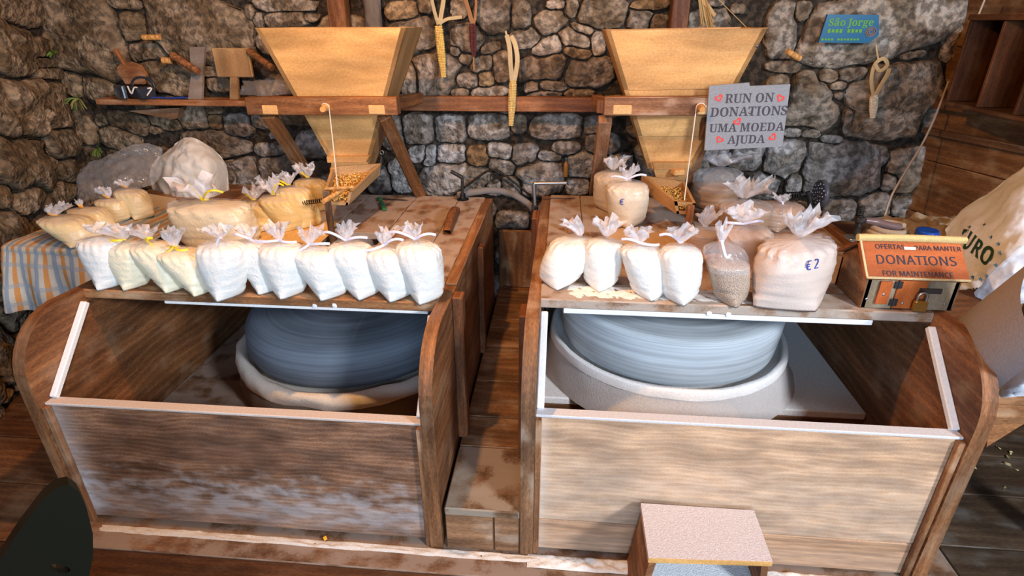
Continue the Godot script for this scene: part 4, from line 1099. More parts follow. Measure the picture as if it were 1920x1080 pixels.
# ---------------------------------------------------------------- back left: sacking, clear plastic, cloth-covered crate
func back_left():
	# crate under the tan bags, with the checked towel over it
	var c := thing("wooden_crate", "low wooden crate under the checked towel at the far left", "crate", Vector3(-1.93, 0, -2.24))
	tint = Color(0.8, 0.7, 0.6); var st := nst()
	for y in 5:
		abox(st, Vector3(-0.27, 0.01 + y * 0.142, -0.27), Vector3(0.27, 0.143 + y * 0.142, 0.27), 0.004, 0)
	part("crate_boards", st, "worn", c); tint = Color(1, 1, 1)
	var t := thing("checked_towel", "blue and orange checked towel draped over the crate at the far left", "towel")
	var R := net([[Vector3(-2.2, 0.735, -2.5), Vector3(-1.95, 0.735, -2.5), Vector3(-1.64, 0.735, -2.5)], [Vector3(-2.215, 0.738, -2.2), Vector3(-1.95, 0.74, -2.2), Vector3(-1.64, 0.738, -2.2)], [Vector3(-2.22, 0.737, -1.98), Vector3(-1.95, 0.739, -1.965), Vector3(-1.63, 0.737, -1.965)],
		[Vector3(-2.225, 0.70, -1.945), Vector3(-1.95, 0.69, -1.94), Vector3(-1.62, 0.69, -1.94)], [Vector3(-2.25, 0.58, -1.925), Vector3(-1.96, 0.57, -1.925), Vector3(-1.62, 0.56, -1.93)], [Vector3(-2.27, 0.46, -1.91), Vector3(-1.97, 0.44, -1.93), Vector3(-1.62, 0.42, -1.93)]], 44, 50, 0.006, 7.0)
	for v in R.size():
		for k in R[v].size():
			if R[v][k].y < 0.70: R[v][k].z += 0.02 * sin(k * 0.55 + 0.4) * smoothstep(0.72, 0.5, R[v][k].y)
	st = nst(); grid(st, R, false, Vector3(0, 1, 0.5), Vector2(2.2, 2.6)); part("towel_cloth", st, "towel", t)
	# low shelf of stacked sacks/boards behind, the white crumpled sacking on it
	var b := thing("flour_trough", "pale dusty wooden trough against the wall behind the tan bags", "trough", Vector3(-1.45, 0, -2.80))
	tint = Color(0.95, 0.82, 0.66); st = nst(); abox(st, Vector3(-0.72, 0.30, -0.14), Vector3(-0.185, 0.70, 0.2), 0.01, 0); part("trough_body", st, "worn", b)
	tint = Color(0.9, 0.8, 0.66); st = nst(); abox(st, Vector3(-0.74, 0.70, -0.14), Vector3(-0.18, 0.735, 0.21), 0.006, 0); part("trough_rim", st, "worn", b)
	for x in [-0.66, -0.24]:
		st = nst(); abox(st, Vector3(x - 0.03, 0, -0.14), Vector3(x + 0.03, 0.3, 0.06), 0.004, 1); part("leg", st, "worn", b)
	tint = Color(1, 1, 1)
	var w := thing("white_sacking", "crumpled white plastic sacking heaped against the stone wall at the left", "sack")
	var W := net(pxnet([[[318, 282, -2.86], [338, 262, -2.84], [362, 258, -2.84], [392, 275, -2.84], [414, 296, -2.86]],
		[[290, 302, -2.84], [325, 296, -2.74], [355, 292, -2.72], [390, 300, -2.74], [420, 306, -2.84]],
		[[281, 328, -2.83], [318, 328, -2.70], [352, 330, -2.68], [392, 330, -2.70], [424, 330, -2.83]],
		[[284, 352, -2.82], [320, 356, -2.69], [352, 362, -2.67], [395, 362, -2.68], [428, 362, -2.82]],
		[[286, 366, -2.82], [322, 376, -2.72], [352, 386, -2.70], [400, 386, -2.70], [430, 380, -2.82]]]), 46, 40, 0.016, 7.0)
	st = nst(); sheet(st, W, Vector3(0, 0.3, 1), 0.14); part("sacking", st, "crumpled", w)
	var cl := thing("clear_plastic_bag", "large clear plastic bag slumped over the tan bags at the left", "plastic bag")
	var C := net(pxnet([[[150, 318, -2.62], [190, 296, -2.62], [235, 276, -2.66], [270, 268, -2.7], [306, 278, -2.74]],
		[[143, 335, -2.56], [185, 330, -2.5], [232, 316, -2.52], [270, 306, -2.6], [300, 305, -2.7]],
		[[143, 355, -2.54], [185, 355, -2.44], [232, 345, -2.46], [266, 335, -2.56], [292, 330, -2.66]],
		[[148, 378, -2.52], [185, 372, -2.42], [228, 362, -2.46], [262, 352, -2.54], [286, 346, -2.62]]]), 44, 34, 0.016, 9.0)
	st = nst(); sheet(st, C, Vector3(0, 0.3, 1), 0.12); part("film", st, "clear_sheet", cl)
	var k := thing("cardboard_pieces", "bent brown cardboard lying behind the big yellow-tied bag", "cardboard")
	for e in [[[[262, 360, -2.6], [330, 372, -2.6]], [[268, 385, -2.5], [335, 392, -2.5]]], [[[285, 392, -2.5], [320, 385, -2.5]], [[300, 432, -2.4], [318, 412, -2.4]]]]:
		st = nst(); var Q := pxnet(e); tint = Color(0.55, 0.42, 0.28); slab(st, [Q[0][0], Q[0][1], Q[1][1], Q[1][0]], Vector3(0, -0.006, 0)); part("flap", st, "cloth", k)
	tint = Color(1, 1, 1)


# ---------------------------------------------------------------- on the wall
func heart(st, xf: Transform3D, s: float, w: float):          # an outlined heart
	var a := []; var b := []
	for i in 30:
		var t := TAU * i / 30
		var p := Vector2(16 * pow(sin(t), 3), 13 * cos(t) - 5 * cos(2 * t) - 2 * cos(3 * t) - cos(4 * t)) / 17.0 * s
		a.append(p); b.append(p * (1.0 - w))
	for i in 30:
		var k := (i + 1) % 30
		quad(st, xf * Vector3(a[i].x, a[i].y, 0.0008), xf * Vector3(a[k].x, a[k].y, 0.0008), xf * Vector3(b[k].x, b[k].y, 0.0008), xf * Vector3(b[i].x, b[i].y, 0.0008), xf.basis.z)
func cob(called, label, at: Vector3, tip: Vector3, r: float, col: Color, husks: Array, huskc: Color):
	# hangs from its husks; the ear is studded with kernels
	var o := thing(called, label, "corn cob", tip)
	var len := (at - tip).length(); var ax := (at - tip).normalized()
	var bs := Basis(ax.cross(Vector3(0, 0, 1)).normalized(), ax, Vector3.ZERO); bs.z = bs.x.cross(bs.y)
	var st := nst(); tint = col * 0.75
	lathe(st, [Vector2(0.0005, 0.0), Vector2(r * 0.45, 0.008), Vector2(r * 0.8, len * 0.3), Vector2(r * 0.95, len * 0.7), Vector2(r * 0.85, len * 0.95), Vector2(0.001, len)], Transform3D(bs, Vector3.ZERO), 20)
	part("ear", st, "husk", o)
	st = nst()
	var rows := 12; var per := int(len / 0.0075)
	for j in rows:
		for i in per:
			var f := (i + 0.5) / per; var rr := r * lerpf(0.55, 0.97, smoothstep(0.0, 0.5, f)) * (1.0 if f < 0.93 else 0.85)
			var th := TAU * j / rows
			if sin(th) < -0.4: continue
			tint = col * rng.randf_range(0.8, 1.15)
			var p := bs * Vector3(cos(th) * rr, f * len, sin(th) * rr)
			var nn := bs * Vector3(cos(th), 0, sin(th)); var tn := bs * Vector3(-sin(th), 0, cos(th)); var hw := rr * PI / rows * 0.85; var hh := 0.0034
			var c0 := p + nn * 0.0032
			var Q := [p - tn * hw - ax * hh, p + tn * hw - ax * hh, p + tn * hw + ax * hh, p - tn * hw + ax * hh]
			var I := [c0 - tn * hw * 0.5 - ax * hh * 0.5, c0 + tn * hw * 0.5 - ax * hh * 0.5, c0 + tn * hw * 0.5 + ax * hh * 0.5, c0 - tn * hw * 0.5 + ax * hh * 0.5]
			quad(st, I[0], I[1], I[2], I[3], nn)
			for k in 4:
				var m := (k + 1) % 4
				quad(st, Q[k], Q[m], I[m], I[k], (nn + (Q[k] + Q[m] - 2 * p).normalized()).normalized())
	part("kernels", st, "gloss", o)
	for h in husks:                                     # each husk leaf: a strip through points, given from the top of the ear
		st = nst(); tint = huskc * rng.randf_range(0.85, 1.1)
		var P := []
		for q in h.slice(1): P.append(q - tip)
		tube(st, smooth(P, 5), Vector2(h[0], 0.002), 8, Vector3(0, 0, 1)); part("husk_leaf", st, "husk", o)
	tint = Color(1, 1, 1)
func zp(px, py, z := -2.975) -> Vector3: return onZ(px, py, z)

func wall_things():
	var st := nst()
	# the grey sign on the right hopper
	var a := onZ(1330, 161, -2.345); var b := onZ(1482, 158, -2.345); var c := onZ(1467, 275, -2.345); var d := onZ(1321, 282, -2.345)
	var o := thing("donation_sign", "grey board with stencilled letters and red hearts hung on the right hopper stand", "sign")
	tint = Color(0.27, 0.29, 0.32)
	var T1 := onZ(1405, 155, -2.345); var T2 := onZ(1406, 161.5, -2.345)
	var pts := PackedVector2Array([Vector2(a.x, a.y), Vector2(T1.x, T1.y), Vector2(T2.x, T2.y), Vector2(b.x, b.y), Vector2(c.x, c.y), Vector2(d.x, d.y)])
	prism(st, pts, Transform3D(Basis(), Vector3(0, 0, -2.357)), 0.012, 0.0); part("board", st, "dusted", o)
	var ex := (b - d + a - a).normalized()
	var x := ((b - a) + (c - d)).normalized(); x.z = 0
	var xf := func(px, py) -> Transform3D:
		return Transform3D(Basis(Vector3.RIGHT, 0.0).rotated(Vector3(0, 0, 1), deg_to_rad(2.2)), onZ(px, py, -2.3448))
	tint = Color(0.055, 0.05, 0.06)
	var lines := [["RUN ON", 1405, 184, 0.0465], ["DONATIONS", 1404, 209, 0.048], ["UMA MOEDA", 1399.5, 239, 0.0445], ["AJUDA", 1399, 261.5, 0.044]]
	for l in lines:
		var lt := nst(); letters(lt, l[0], xf.bind(l[1], l[2]).call() * Transform3D(Basis().scaled(Vector3(0.96, 1.0, 1.0))), l[3] * 1.0)
		part("lettering", lt, "paint", o, "dark stencilled letters")
	for hp in [[1348, 184, 0.5], [1463, 184, -0.4], [1383, 228, 0.6], [1349, 262, -0.5], [1449, 257, 0.9]]:
		st = nst(); tint = Color(0.72, 0.06, 0.04)
		var hx := Transform3D(Basis(Vector3(0, 0, 1), hp[2]), onZ(hp[0], hp[1], -2.3446))
		heart(st, hx, 0.0165, 0.5); part("heart", st, "paint", o, "red outlined heart")
	st = nst(); tint = Color(0.9, 0.9, 0.9); lathe(st, [Vector2(0.0001, 0.003), Vector2(0.003, 0.0025), Vector2(0.005, 0.0)], Transform3D(Basis(Vector3.RIGHT, PI / 2), onZ(1406, 211, -2.344)), 12); part("screw", st, "steel", o)
	# the blue plaque
	var zq := -2.955
	o = thing("blue_plaque", "small blue plaque with green lettering fixed to the big stone at upper right", "plaque")
	tint = Color(0.004, 0.11, 0.24); st = nst()
	pts = PackedVector2Array()
	for q in [[1552, 27], [1648, 28], [1648, 66], [1628, 81], [1535, 80]]: pts.append(Vector2(onZ(q[0], q[1], zq).x, onZ(q[0], q[1], zq).y))
	prism(st, pts, Transform3D(Basis(), Vector3(0, 0, zq - 0.015)), 0.015, 0.0); part("plate", st, "gloss", o)
	tint = Color(0.12, 0.34, 0.03)
	st = nst(); letters(st, "São Jorge", Transform3D(Basis(), onZ(1596, 42, zq + 0.0005)), 0.042, "Droid Serif"); part("lettering", st, "paint", o, "green letters")
	st = nst()
	for e in [[58, 1552, 1618, 0.016, 9], [74, 1540, 1612, 0.009, 12]]:       # two lines too worn to read
		for i in e[4]:
			var q0 := onZ(lerpf(e[1], e[2], float(i) / e[4]), e[0], zq + 0.0005); var q1 := onZ(lerpf(e[1], e[2], (i + 0.7) / e[4]), e[0], zq + 0.0005)
			if i == 4: continue
			box(st, Transform3D(Basis(), (q0 + q1) / 2), Vector3((q1 - q0).x, e[3] * [1.0, 0.75, 0.9][i % 3], 0.0015), 0.0)
	part("worn_lettering", st, "paint", o, "worn green marks")
	st = nst(); tint = Color(0.30, 0.17, 0.12)
	for k in 3:
		var ring := []
		for i in 25: ring.append(onZ(1633, 60, zq + 0.0025) + Vector3(cos(TAU * i / 24) * (0.022 - k * 0.007), sin(TAU * i / 24) * (0.02 - k * 0.006), 0))
		tube(st, ring, 0.0018, 6)
	part("emblem", st, "paint", o, "round brown emblem"); tint = Color(1, 1, 1)
	# hanging cobs
	var pale := Color(0.72, 0.58, 0.33)
	cob("corn_cob", "long yellow corn cob hanging by pale husks beside the left hopper", zp(822, 48), zp(832, 145), 0.018, Color(0.74, 0.48, 0.12),
		[[0.009, zp(822, 46), zp(814, 20), zp(808, -12), zp(806, -60)], [0.011, zp(824, 46), zp(828, 22), zp(832, -10), zp(830, -60)], [0.008, zp(824, 44), zp(838, 36), zp(850, 34), zp(866, 32)], [0.008, zp(821, 44), zp(818, 34), zp(816, 28)]], pale)
	cob("corn_cob", "dark red corn cob hanging point down beside the yellow one", zp(886, 44), zp(888, 106), 0.0155, Color(0.10, 0.022, 0.018),
		[[0.011, zp(886, 46), zp(880, 24), zp(872, -6), zp(870, -60)], [0.006, zp(888, 46), zp(892, 20), zp(893, -60)], [0.004, zp(888, 106), zp(888, 120), zp(889, 132)]], Color(0.50, 0.26, 0.12))
	cob("corn_cob", "yellow corn cob in an open husk hanging over the wall rail", zp(962, 150, -2.92), zp(958, 236, -2.915), 0.0165, Color(0.72, 0.50, 0.18),
		[[0.012, zp(960, 152, -2.92), zp(957, 118, -2.93), zp(955, 88, -2.96), zp(950, 66, -2.98)], [0.012, zp(964, 152, -2.92), zp(970, 115, -2.93), zp(966, 84, -2.96), zp(958, 68, -2.98)], [0.005, zp(958, 90, -2.97), zp(952, 74, -2.98), zp(948, 58, -2.98)]], Color(0.74, 0.60, 0.36))
	cob("corn_cob", "bleached pale corn cob hanging from a knotted husk below the blue plaque", zp(1639, 178, -2.97), zp(1636, 221, -2.97), 0.0165, Color(0.80, 0.70, 0.52),
		[[0.009, zp(1638, 180, -2.96), zp(1634, 150, -2.955), zp(1640, 122, -2.955), zp(1656, 110, -2.955), zp(1664, 122, -2.955), zp(1650, 133, -2.955), zp(1640, 120, -2.95)], [0.011, zp(1641, 180, -2.96), zp(1652, 160, -2.955), zp(1664, 140, -2.955), zp(1668, 128, -2.955)], [0.004, zp(1647, 112, -2.955), zp(1644, 95, -2.96), zp(1643, 84, -2.965)]], Color(0.70, 0.50, 0.26))
	o = thing("straw_bundle", "bundle of dry stalks hanging behind the top of the right hopper", "straw", zp(1320, 20, -2.9)); st = nst()
	for i in 13:
		tint = Color(0.62, 0.44, 0.2) * rng.randf_range(0.7, 1.15)
		var q := zp(1306 + i * 0.6, -40, -2.9 + rng.randf() * 0.03); var r := zp(1314 + i * 2.0 + rng.randf() * 3, 40 + rng.randf() * 26, -2.87 + rng.randf() * 0.04)
		tube(st, [q - o.position, r - o.position], 0.003, 6)
	tint = Color(0.68, 0.46, 0.22); tube(st, [zp(1312, -40, -2.88) - o.position, zp(1322, 6, -2.87) - o.position, zp(1340, 30, -2.86) - o.position], [0.006, 0.012, 0.009], 8)
	part("stalks", st, "husk", o)
	o = thing("straw_stalk", "single thin straw slanting down behind the right hopper", "straw", zp(1342, -6, -2.97)); st = nst(); tint = Color(0.5, 0.36, 0.18)
	tube(st, [Vector3.ZERO, zp(1372, 24, -2.97) - o.position, zp(1400, 52, -2.965) - o.position], 0.0025, 6); part("stalk", st, "husk", o)
	# the shelf at the left
	var zs := -2.90
	var s0 := onZ(178, 190, zs); var s1 := onZ(474, 190, zs)
	o = thing("wall_shelf", "thin plank shelf on the stone wall left of the hopper", "shelf"); tint = Color(1.0, 0.76, 0.56)
	st = nst(); abox(st, Vector3(s0.x, s0.y - 0.018, -3.03), Vector3(s1.x, s0.y + 0.012, zs), 0.004, 0); part("shelf_board", st, "worn", o)
	st = nst(); tint = Color(0.8, 0.84, 0.9); slab(st, [onZ(240, 208, -2.96), onZ(336, 202, -2.96), onZ(332, 222, -2.96), onZ(322, 224, -2.96)], Vector3(0, 0, -0.05)); part("bracket", st, "worn", o)
	var ys: float = s0.y + 0.012
	# wooden paddles, bat and roller
	o = thing("wooden_paddle", "small brown wooden scoop leaning behind the lantern on the shelf", "paddle"); tint = Color(0.95, 0.7, 0.5)
	st = nst(); bar(st, zp(216, 92, -2.96), zp(234, 122, -2.945), 0.022, 0.018, Vector3(0, 0, 1), 0.005); part("handle", st, "worn", o)
	st = nst(); pts = PackedVector2Array()
	for q in [[226, 120], [244, 116], [262, 122], [274, 140], [270, 158], [236, 158], [222, 138], [219, 127]]: pts.append(Vector2(onZ(q[0], q[1], -2.94).x, onZ(q[0], q[1], -2.94).y))
	prism(st, pts, Transform3D(Basis(), Vector3(0, 0, -2.955)), 0.016, 0.0); part("blade", st, "worn", o)
	o = thing("wooden_bat", "square pale wooden bat standing handle down on the shelf", "bat"); tint = Color(0.72, 0.74, 0.85)
	st = nst(); abox(st, onZ(411, 144, -2.955), onZ(468, 90, -2.955) + Vector3(0, 0, 0.02), 0.004, 1); part("blade", st, "pine", o)
	st = nst(); pts = PackedVector2Array()
	for q in [[433, 143], [447, 143], [446, 172], [430, 172]]: pts.append(Vector2(onZ(q[0], q[1], -2.95).x, onZ(q[0], q[1], -2.95).y))
	pts[2].y = ys; pts[3].y = ys
	prism(st, pts, Transform3D(Basis(), Vector3(0, 0, -2.957)), 0.018, 0.0); part("handle", st, "pine", o)
	o = thing("grey_board", "weathered grey board leaning upright on the shelf", "board"); tint = Color(0.36, 0.48, 0.98)
	st = nst(); slab(st, [onZ(355, 88, -2.99), onZ(384, 88, -2.99), onZ(380, 140, -2.975), onZ(358, 140, -2.975)], Vector3(0, 0, -0.018)); part("board", st, "pine", o)
	st = nst(); var e0 := onZ(350, 176, -2.93); var e1 := onZ(376, 176, -2.93); e0.y = ys; e1.y = ys
	slab(st, [onZ(358, 140, -2.975), onZ(380, 140, -2.975), e1, e0], Vector3(0, 0, -0.018)); part("board", st, "pine", o)
	o = thing("wooden_roller", "short brown wooden roller resting slantwise before the grey board", "roller"); tint = Color(0.85, 0.6, 0.4)
	st = nst(); tube(st, [onZ(324, 104, -2.95), onZ(340, 115, -2.94), onZ(372, 135, -2.93)], [0.02, 0.019, 0.016], 14); part("roller", st, "worn", o)
	st = nst(); tint = Color(0.5, 0.36, 0.24); tube(st, [onZ(322, 103, -2.952), onZ(324, 104, -2.95)], 0.012, 12); part("end", st, "worn", o)
	for q in [[268, 70, 300, 70, "pale brown wooden peg stuck between the wall stones above the lantern"], [304, 113, 322, 114, "short pale peg stuck in the wall beside the roller"], [1476, 96, 1500, 110, "thick pale peg stuck in the wall right of the right hopper"]]:
		o = thing("wall_peg", q[4], "peg"); st = nst(); tint = Color(1.1, 0.85, 0.65)
		tube(st, [onZ(q[0], q[1], -2.965), onZ(q[2], q[3], -2.975)], 0.014 if q[0] != 304 else 0.016, 12); part("peg", st, "pine", o)
	o = thing("hand_tool", "brown tool handle leaning against the left hopper from the shelf", "handle"); tint = Color(0.8, 0.62, 0.42)
	st = nst(); tube(st, [onZ(466, 96, -2.93), onZ(511, 128, -2.9)], 0.017, 12); part("shaft", st, "worn", o)
	# the lantern
	var lb := onZ(256, 174, -2.92)
	o = thing("lantern", "black hand lantern with a chrome lamp face and carrying handle on the shelf", "lantern", Vector3(lb.x, ys, -2.945))
	tint = Color(0.03, 0.035, 0.045)
	st = nst(); box(st, Transform3D(Basis(Vector3.UP, -0.5), Vector3(0, 0.032, 0)), Vector3(0.19, 0.06, 0.075), 0.008); part("body", st, "gloss", o)
	st = nst(); var hp2 := []
	for i in 9: hp2.append(Vector3(0.03 + cos(PI * i / 8) * 0.06, 0.06 + sin(PI * i / 8) * 0.045, 0.0))
	tube(st, hp2, 0.009, 8); part("handle", st, "gloss", o)
	tint = Color(0.75, 0.78, 0.8); st = nst()
	box(st, Transform3D(Basis(Vector3.UP, -0.35), Vector3(-0.062, 0.037, 0.056)), Vector3(0.075, 0.066, 0.02), 0.006); var lf := part("lamp_face", st, "steel", o, "chrome lamp face")
	tint = Color(0.85, 0.88, 0.92); st = nst()
	lathe(st, [Vector2(0.0001, -0.004), Vector2(0.012, -0.003), Vector2(0.026, 0.006)], Transform3D(Basis(Vector3.UP, -0.35) * Basis(Vector3.RIGHT, PI / 2), Vector3(-0.066, 0.037, 0.067)), 20); part("reflector", st, "steel", lf)
	st = nst(); tint = Color(0.75, 0.74, 0.7); tube(st, smooth([Vector3(-0.02, 0.065, 0.05), Vector3(0.0, 0.03, 0.062), Vector3(0.02, 0.06, 0.055), Vector3(0.06, 0.05, 0.05), Vector3(0.1, 0.055, 0.04), Vector3(0.065, 0.01, 0.06)], 4), 0.004, 6); part("strap", st, "cloth", o, "pale strap")
	st = nst(); tint = Color(0.4, 0.02, 0.03); box(st, Transform3D(Basis(), Vector3(0.055, 0.045, 0.055)), Vector3(0.014, 0.02, 0.008), 0.002); part("switch", st, "gloss", o, "red switch")
	o = thing("blue_string", "tangled blue string lying on the shelf beside the lantern", "string"); tint = Color(0.02, 0.07, 0.32); st = nst()
	var P := []
	for q in [[284, 182], [300, 176], [318, 179], [338, 172], [352, 176], [340, 181], [318, 182], [300, 181]]: P.append(Vector3(onZ(q[0], q[1], -2.92).x, ys + 0.006 + (182 - q[1]) * 0.0006, -2.92 + 0.004 * (q[0] % 5)))
	tube(st, smooth(P, 4), 0.0035, 6); part("cord", st, "cloth", o)
	o = thing("clear_wrap", "crumpled clear plastic wrap at the end of the shelf by the hopper", "plastic"); tint = Color(1, 1, 1); st = nst()
	sheet(st, net(pxnet([[[455, 152, -2.93], [490, 150, -2.9], [530, 150, -2.88]], [[452, 165, -2.9], [490, 164, -2.86], [535, 166, -2.86]], [[450, 178, -2.9], [490, 180, -2.86], [538, 182, -2.86]]]), 24, 16, 0.012, 14.0), Vector3(0, 0, 1), 0.04); part("film", st, "clear_sheet", o)
	# ferns and grass growing from the joints
	for q in [[150, 185, 12, 40, "tuft of green and dry grass growing between stones left of the shelf"], [185, 280, 9, 26, "small green fern growing from the wall above the clear plastic"], [108, 98, 6, 16, "tiny dark green fern between the upper left stones"]]:
		var at := onZ(q[0], q[1], -2.97); o = thing("fern_tuft", q[4], "fern", at); st = nst()
		for i in q[2]:
			var aa := rng.randf_range(-2.6, 0.9) if q[0] != 150 else rng.randf_range(-2.8, 0.5)
			var L: float = q[3] * 0.0019 * rng.randf_range(0.6, 1.2)
			tint = Color(0.10, 0.20, 0.03).lerp(Color(0.32, 0.26, 0.1), rng.randf() * (0.9 if q[0] == 150 else 0.3))
			var e2 := Vector3(cos(aa) * L, sin(aa) * L * 0.8, 0.03 + rng.randf() * 0.04)
			var F := [Vector3(0, 0, 0), Vector3(e2.x * 0.5, e2.y * 0.5 + L * 0.22, e2.z * 0.7), e2]
			tube(st, smooth(F, 4), Vector2(0.0035 if q[0] == 150 else 0.006, 0.0008), 6, Vector3(0, 0, 1), false)
		part("blades", st, "leaf", o)
	tint = Color(1, 1, 1)


# ---------------------------------------------------------------- right side
func right_side():
	var st := nst()
	# hanging crate with compartments, its mouth towards the room
	var p := onZ(1775, 190, -2.75)
	var o := thing("wall_crate", "dark open wooden crate with dividers hung on the partition at upper right", "crate", Vector3(p.x, p.y, -2.75))
	var H := 0.325; var D := 0.24; var Ln := 0.95
	# local: z runs forward (towards the camera), x into the wall
	tint = Color(0.42, 0.35, 0.28)
	st = nst(); abox(st, Vector3(-0.01, H - 0.005, -0.015), Vector3(D, H + 0.018, Ln), 0.003, 2); part("top_board", st, "worn", o)
	st = nst(); abox(st, Vector3(0, -0.018, -0.015), Vector3(D, 0, Ln), 0.003, 2); part("bottom_board", st, "worn", o)
	for z in [-0.015, 0.19, 0.40, 0.62, 0.84]:
		st = nst(); tint = Color(0.42, 0.32, 0.24) * rng.randf_range(0.85, 1.15); abox(st, Vector3(0.0, 0, z), Vector3(D - 0.012, H - 0.005, z + 0.016), 0.003, 1); part("divider", st, "brown", o)
	for k in 3:
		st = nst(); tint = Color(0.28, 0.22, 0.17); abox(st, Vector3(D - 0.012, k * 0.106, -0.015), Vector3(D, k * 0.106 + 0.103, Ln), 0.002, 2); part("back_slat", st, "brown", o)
	tint = Color(1, 1, 1)
	# rope end and reed
	o = thing("reed_cane", "thin pale cane leaning against the wall beside the wooden partition", "cane"); tint = Color(0.62, 0.52, 0.42); st = nst()
	var P := []
	for q in [[1658, 408, -2.70], [1672, 366, -2.74], [1700, 318, -2.80], [1728, 272, -2.86], [1752, 222, -2.90], [1779, 152, -2.92]]: P.append(onZ(q[0], q[1], q[2]))
	tube(st, smooth(P, 4), 0.0048, 8); part("cane", st, "husk", o)
	o = thing("reed_cane", "short piece of pale cane above the hanging crate", "cane"); st = nst(); tube(st, [onZ(1833, 32, -2.8), onZ(1850, -10, -2.8)], 0.004, 8); part("cane", st, "husk", o)
	# sill behind the right case: a beam carrying the screw, the sacks and the bottle
	o = thing("back_bench", "low dusty plank bench behind the right milling case", "bench", Vector3(1.45, 0, -2.40)); tint = Color(0.7, 0.6, 0.5)
	for k in 3:
		st = nst(); abox(st, Vector3(-0.29, 0.6, -0.5 + k * 0.27), Vector3(0.36 + k * 0.08, 0.63, -0.235 + k * 0.27), 0.004, 0); part("plank", st, "worn", o)
	for x in [-0.25, 0.32]:
		for z in [-0.44, 0.25]:
			st = nst(); abox(st, Vector3(x - 0.03, 0, z - 0.03), Vector3(x + 0.03, 0.6, z + 0.03), 0.004, 1); part("leg", st, "worn", o)
	# the printed sack
	o = thing("printed_sack", "white woven sack with green printing and stars leaning at the right", "sack")
	tint = Color(1, 1, 1)
	var N := net(pxnet([[[1772, 432, -2.15], [1808, 392, -2.2], [1850, 364, -2.2], [1890, 335, -2.15], [1935, 308, -2.1], [1990, 296, -2.05]],
		[[1778, 462, -2.05], [1815, 430, -2.02], [1850, 412, -2.0], [1896, 372, -1.95], [1940, 350, -1.92], [2000, 340, -1.9]],
		[[1786, 500, -1.95], [1815, 472, -1.92], [1850, 455, -1.88], [1896, 430, -1.84], [1940, 412, -1.82], [2005, 400, -1.8]],
		[[1790, 535, -1.9], [1822, 520, -1.86], [1856, 505, -1.82], [1895, 480, -1.78], [1940, 458, -1.76], [2005, 450, -1.75]],
		[[1786, 556, -1.9], [1822, 556, -1.85], [1858, 548, -1.82], [1895, 528, -1.79], [1940, 500, -1.77], [2005, 490, -1.76]]]), 50, 46, 0.009, 7.0)
	st = nst(); sheet(st, N, Vector3(-0.3, 0.5, 1), 0.25); part("woven_bag", st, "sack", o)
	# printing bent over the sack: u, v of the middle, size, turn
	var nu: int = N[0].size(); var nv := N.size()
	var on := func(u: float, v: float) -> Vector3:
		var fu := clampf(u, 0, 0.999) * (nu - 1); var fv := clampf(v, 0, 0.999) * (nv - 1); var i := int(fu); var j := int(fv)
		return N[j][i].lerp(N[j][i + 1], fu - i).lerp(N[j + 1][i].lerp(N[j + 1][i + 1], fu - i), fv - j)
	var pr := nst(); tint = Color(0.02, 0.07, 0.04)
	printed(pr, "EURO", on, Vector2(0.255, 0.46), 0.105, -50.0, Vector2(0.55, 0.5))
	part("printing", pr, "paint", o, "green printed word")
	pr = nst()
	printed(pr, "EURO", on, Vector2(0.26, 0.93), 0.06, -10.0, Vector2(0.6, 0.5))
	part("printing", pr, "paint", o, "green printed word"); pr = nst()
	tint = Color(0.03, 0.07, 0.09)
	for q in [[0.44, 0.48], [0.49, 0.57], [0.50, 0.66], [0.45, 0.74], [0.35, 0.79], [0.2, 0.75], [0.275, 0.79], [0.22, 0.25], [0.38, 0.3]]:
		star(pr, on, Vector2(q[0], q[1]), 0.0085)
	part("printed_stars", pr, "paint", o, "small dark stars"); tint = Color(1, 1, 1)
	o = thing("white_sack", "second white woven sack lying under the dusty chute at the right edge", "sack")
	st = nst(); sheet(st, net(pxnet([[[1826, 548, -1.72], [1870, 500, -1.66], [1915, 462, -1.62], [1970, 430, -1.6]], [[1840, 580, -1.7], [1880, 548, -1.64], [1930, 508, -1.6], [1990, 480, -1.58]], [[1860, 600, -1.72], [1900, 580, -1.66], [1950, 550, -1.62], [2010, 530, -1.6]]]), 30, 20, 0.008, 8.0, true), Vector3(-0.3, 0.6, 1), 0.08); part("woven_bag", st, "sack", o)
	# brown paper and boards below the sacks
	o = thing("sloping_board", "dark brown board sloping beside the donation box", "board"); tint = Color(0.75, 0.55, 0.4)
	st = nst(); slab(st, [onZ(1770, 545, -1.75), onZ(1880, 540, -1.75), onZ(1840, 640, -1.5), onZ(1760, 600, -1.6)], Vector3(0, -0.02, 0)); part("board", st, "brown", o)
	# the big dusty chute board
	o = thing("dusty_chute", "broad dusty brown wooden chute slanting up past the right case", "chute"); tint = Color(0.34, 0.305, 0.31)
	var A := onZ(1800, 596, -1.58); var B := onZ(1950, 475, -1.42); var C := onZ(1960, 660, -1.22); var Dd := onZ(1868, 732, -1.36)
	st = nst(); var RR := []
	for i in 14:
		var f := i / 13.0; var row := PackedVector3Array(); var up := (B - A).cross(Dd - A).normalized(); if up.y < 0: up = -up
		for j in 12:
			var gg := j / 11.0; row.append(A.lerp(Dd, f).lerp(B.lerp(C, f), gg) + up * 0.05 * (1.0 - pow(2 * f - 1, 2)))
		RR.append(row)
	sheet(st, RR, Vector3(0, 1, 0.4), 0.05); part("chute_board", st, "dusted", o)
	o = thing("paper_sack", "white paper sack edge below the dusty chute", "sack"); tint = Color(1, 1, 1)
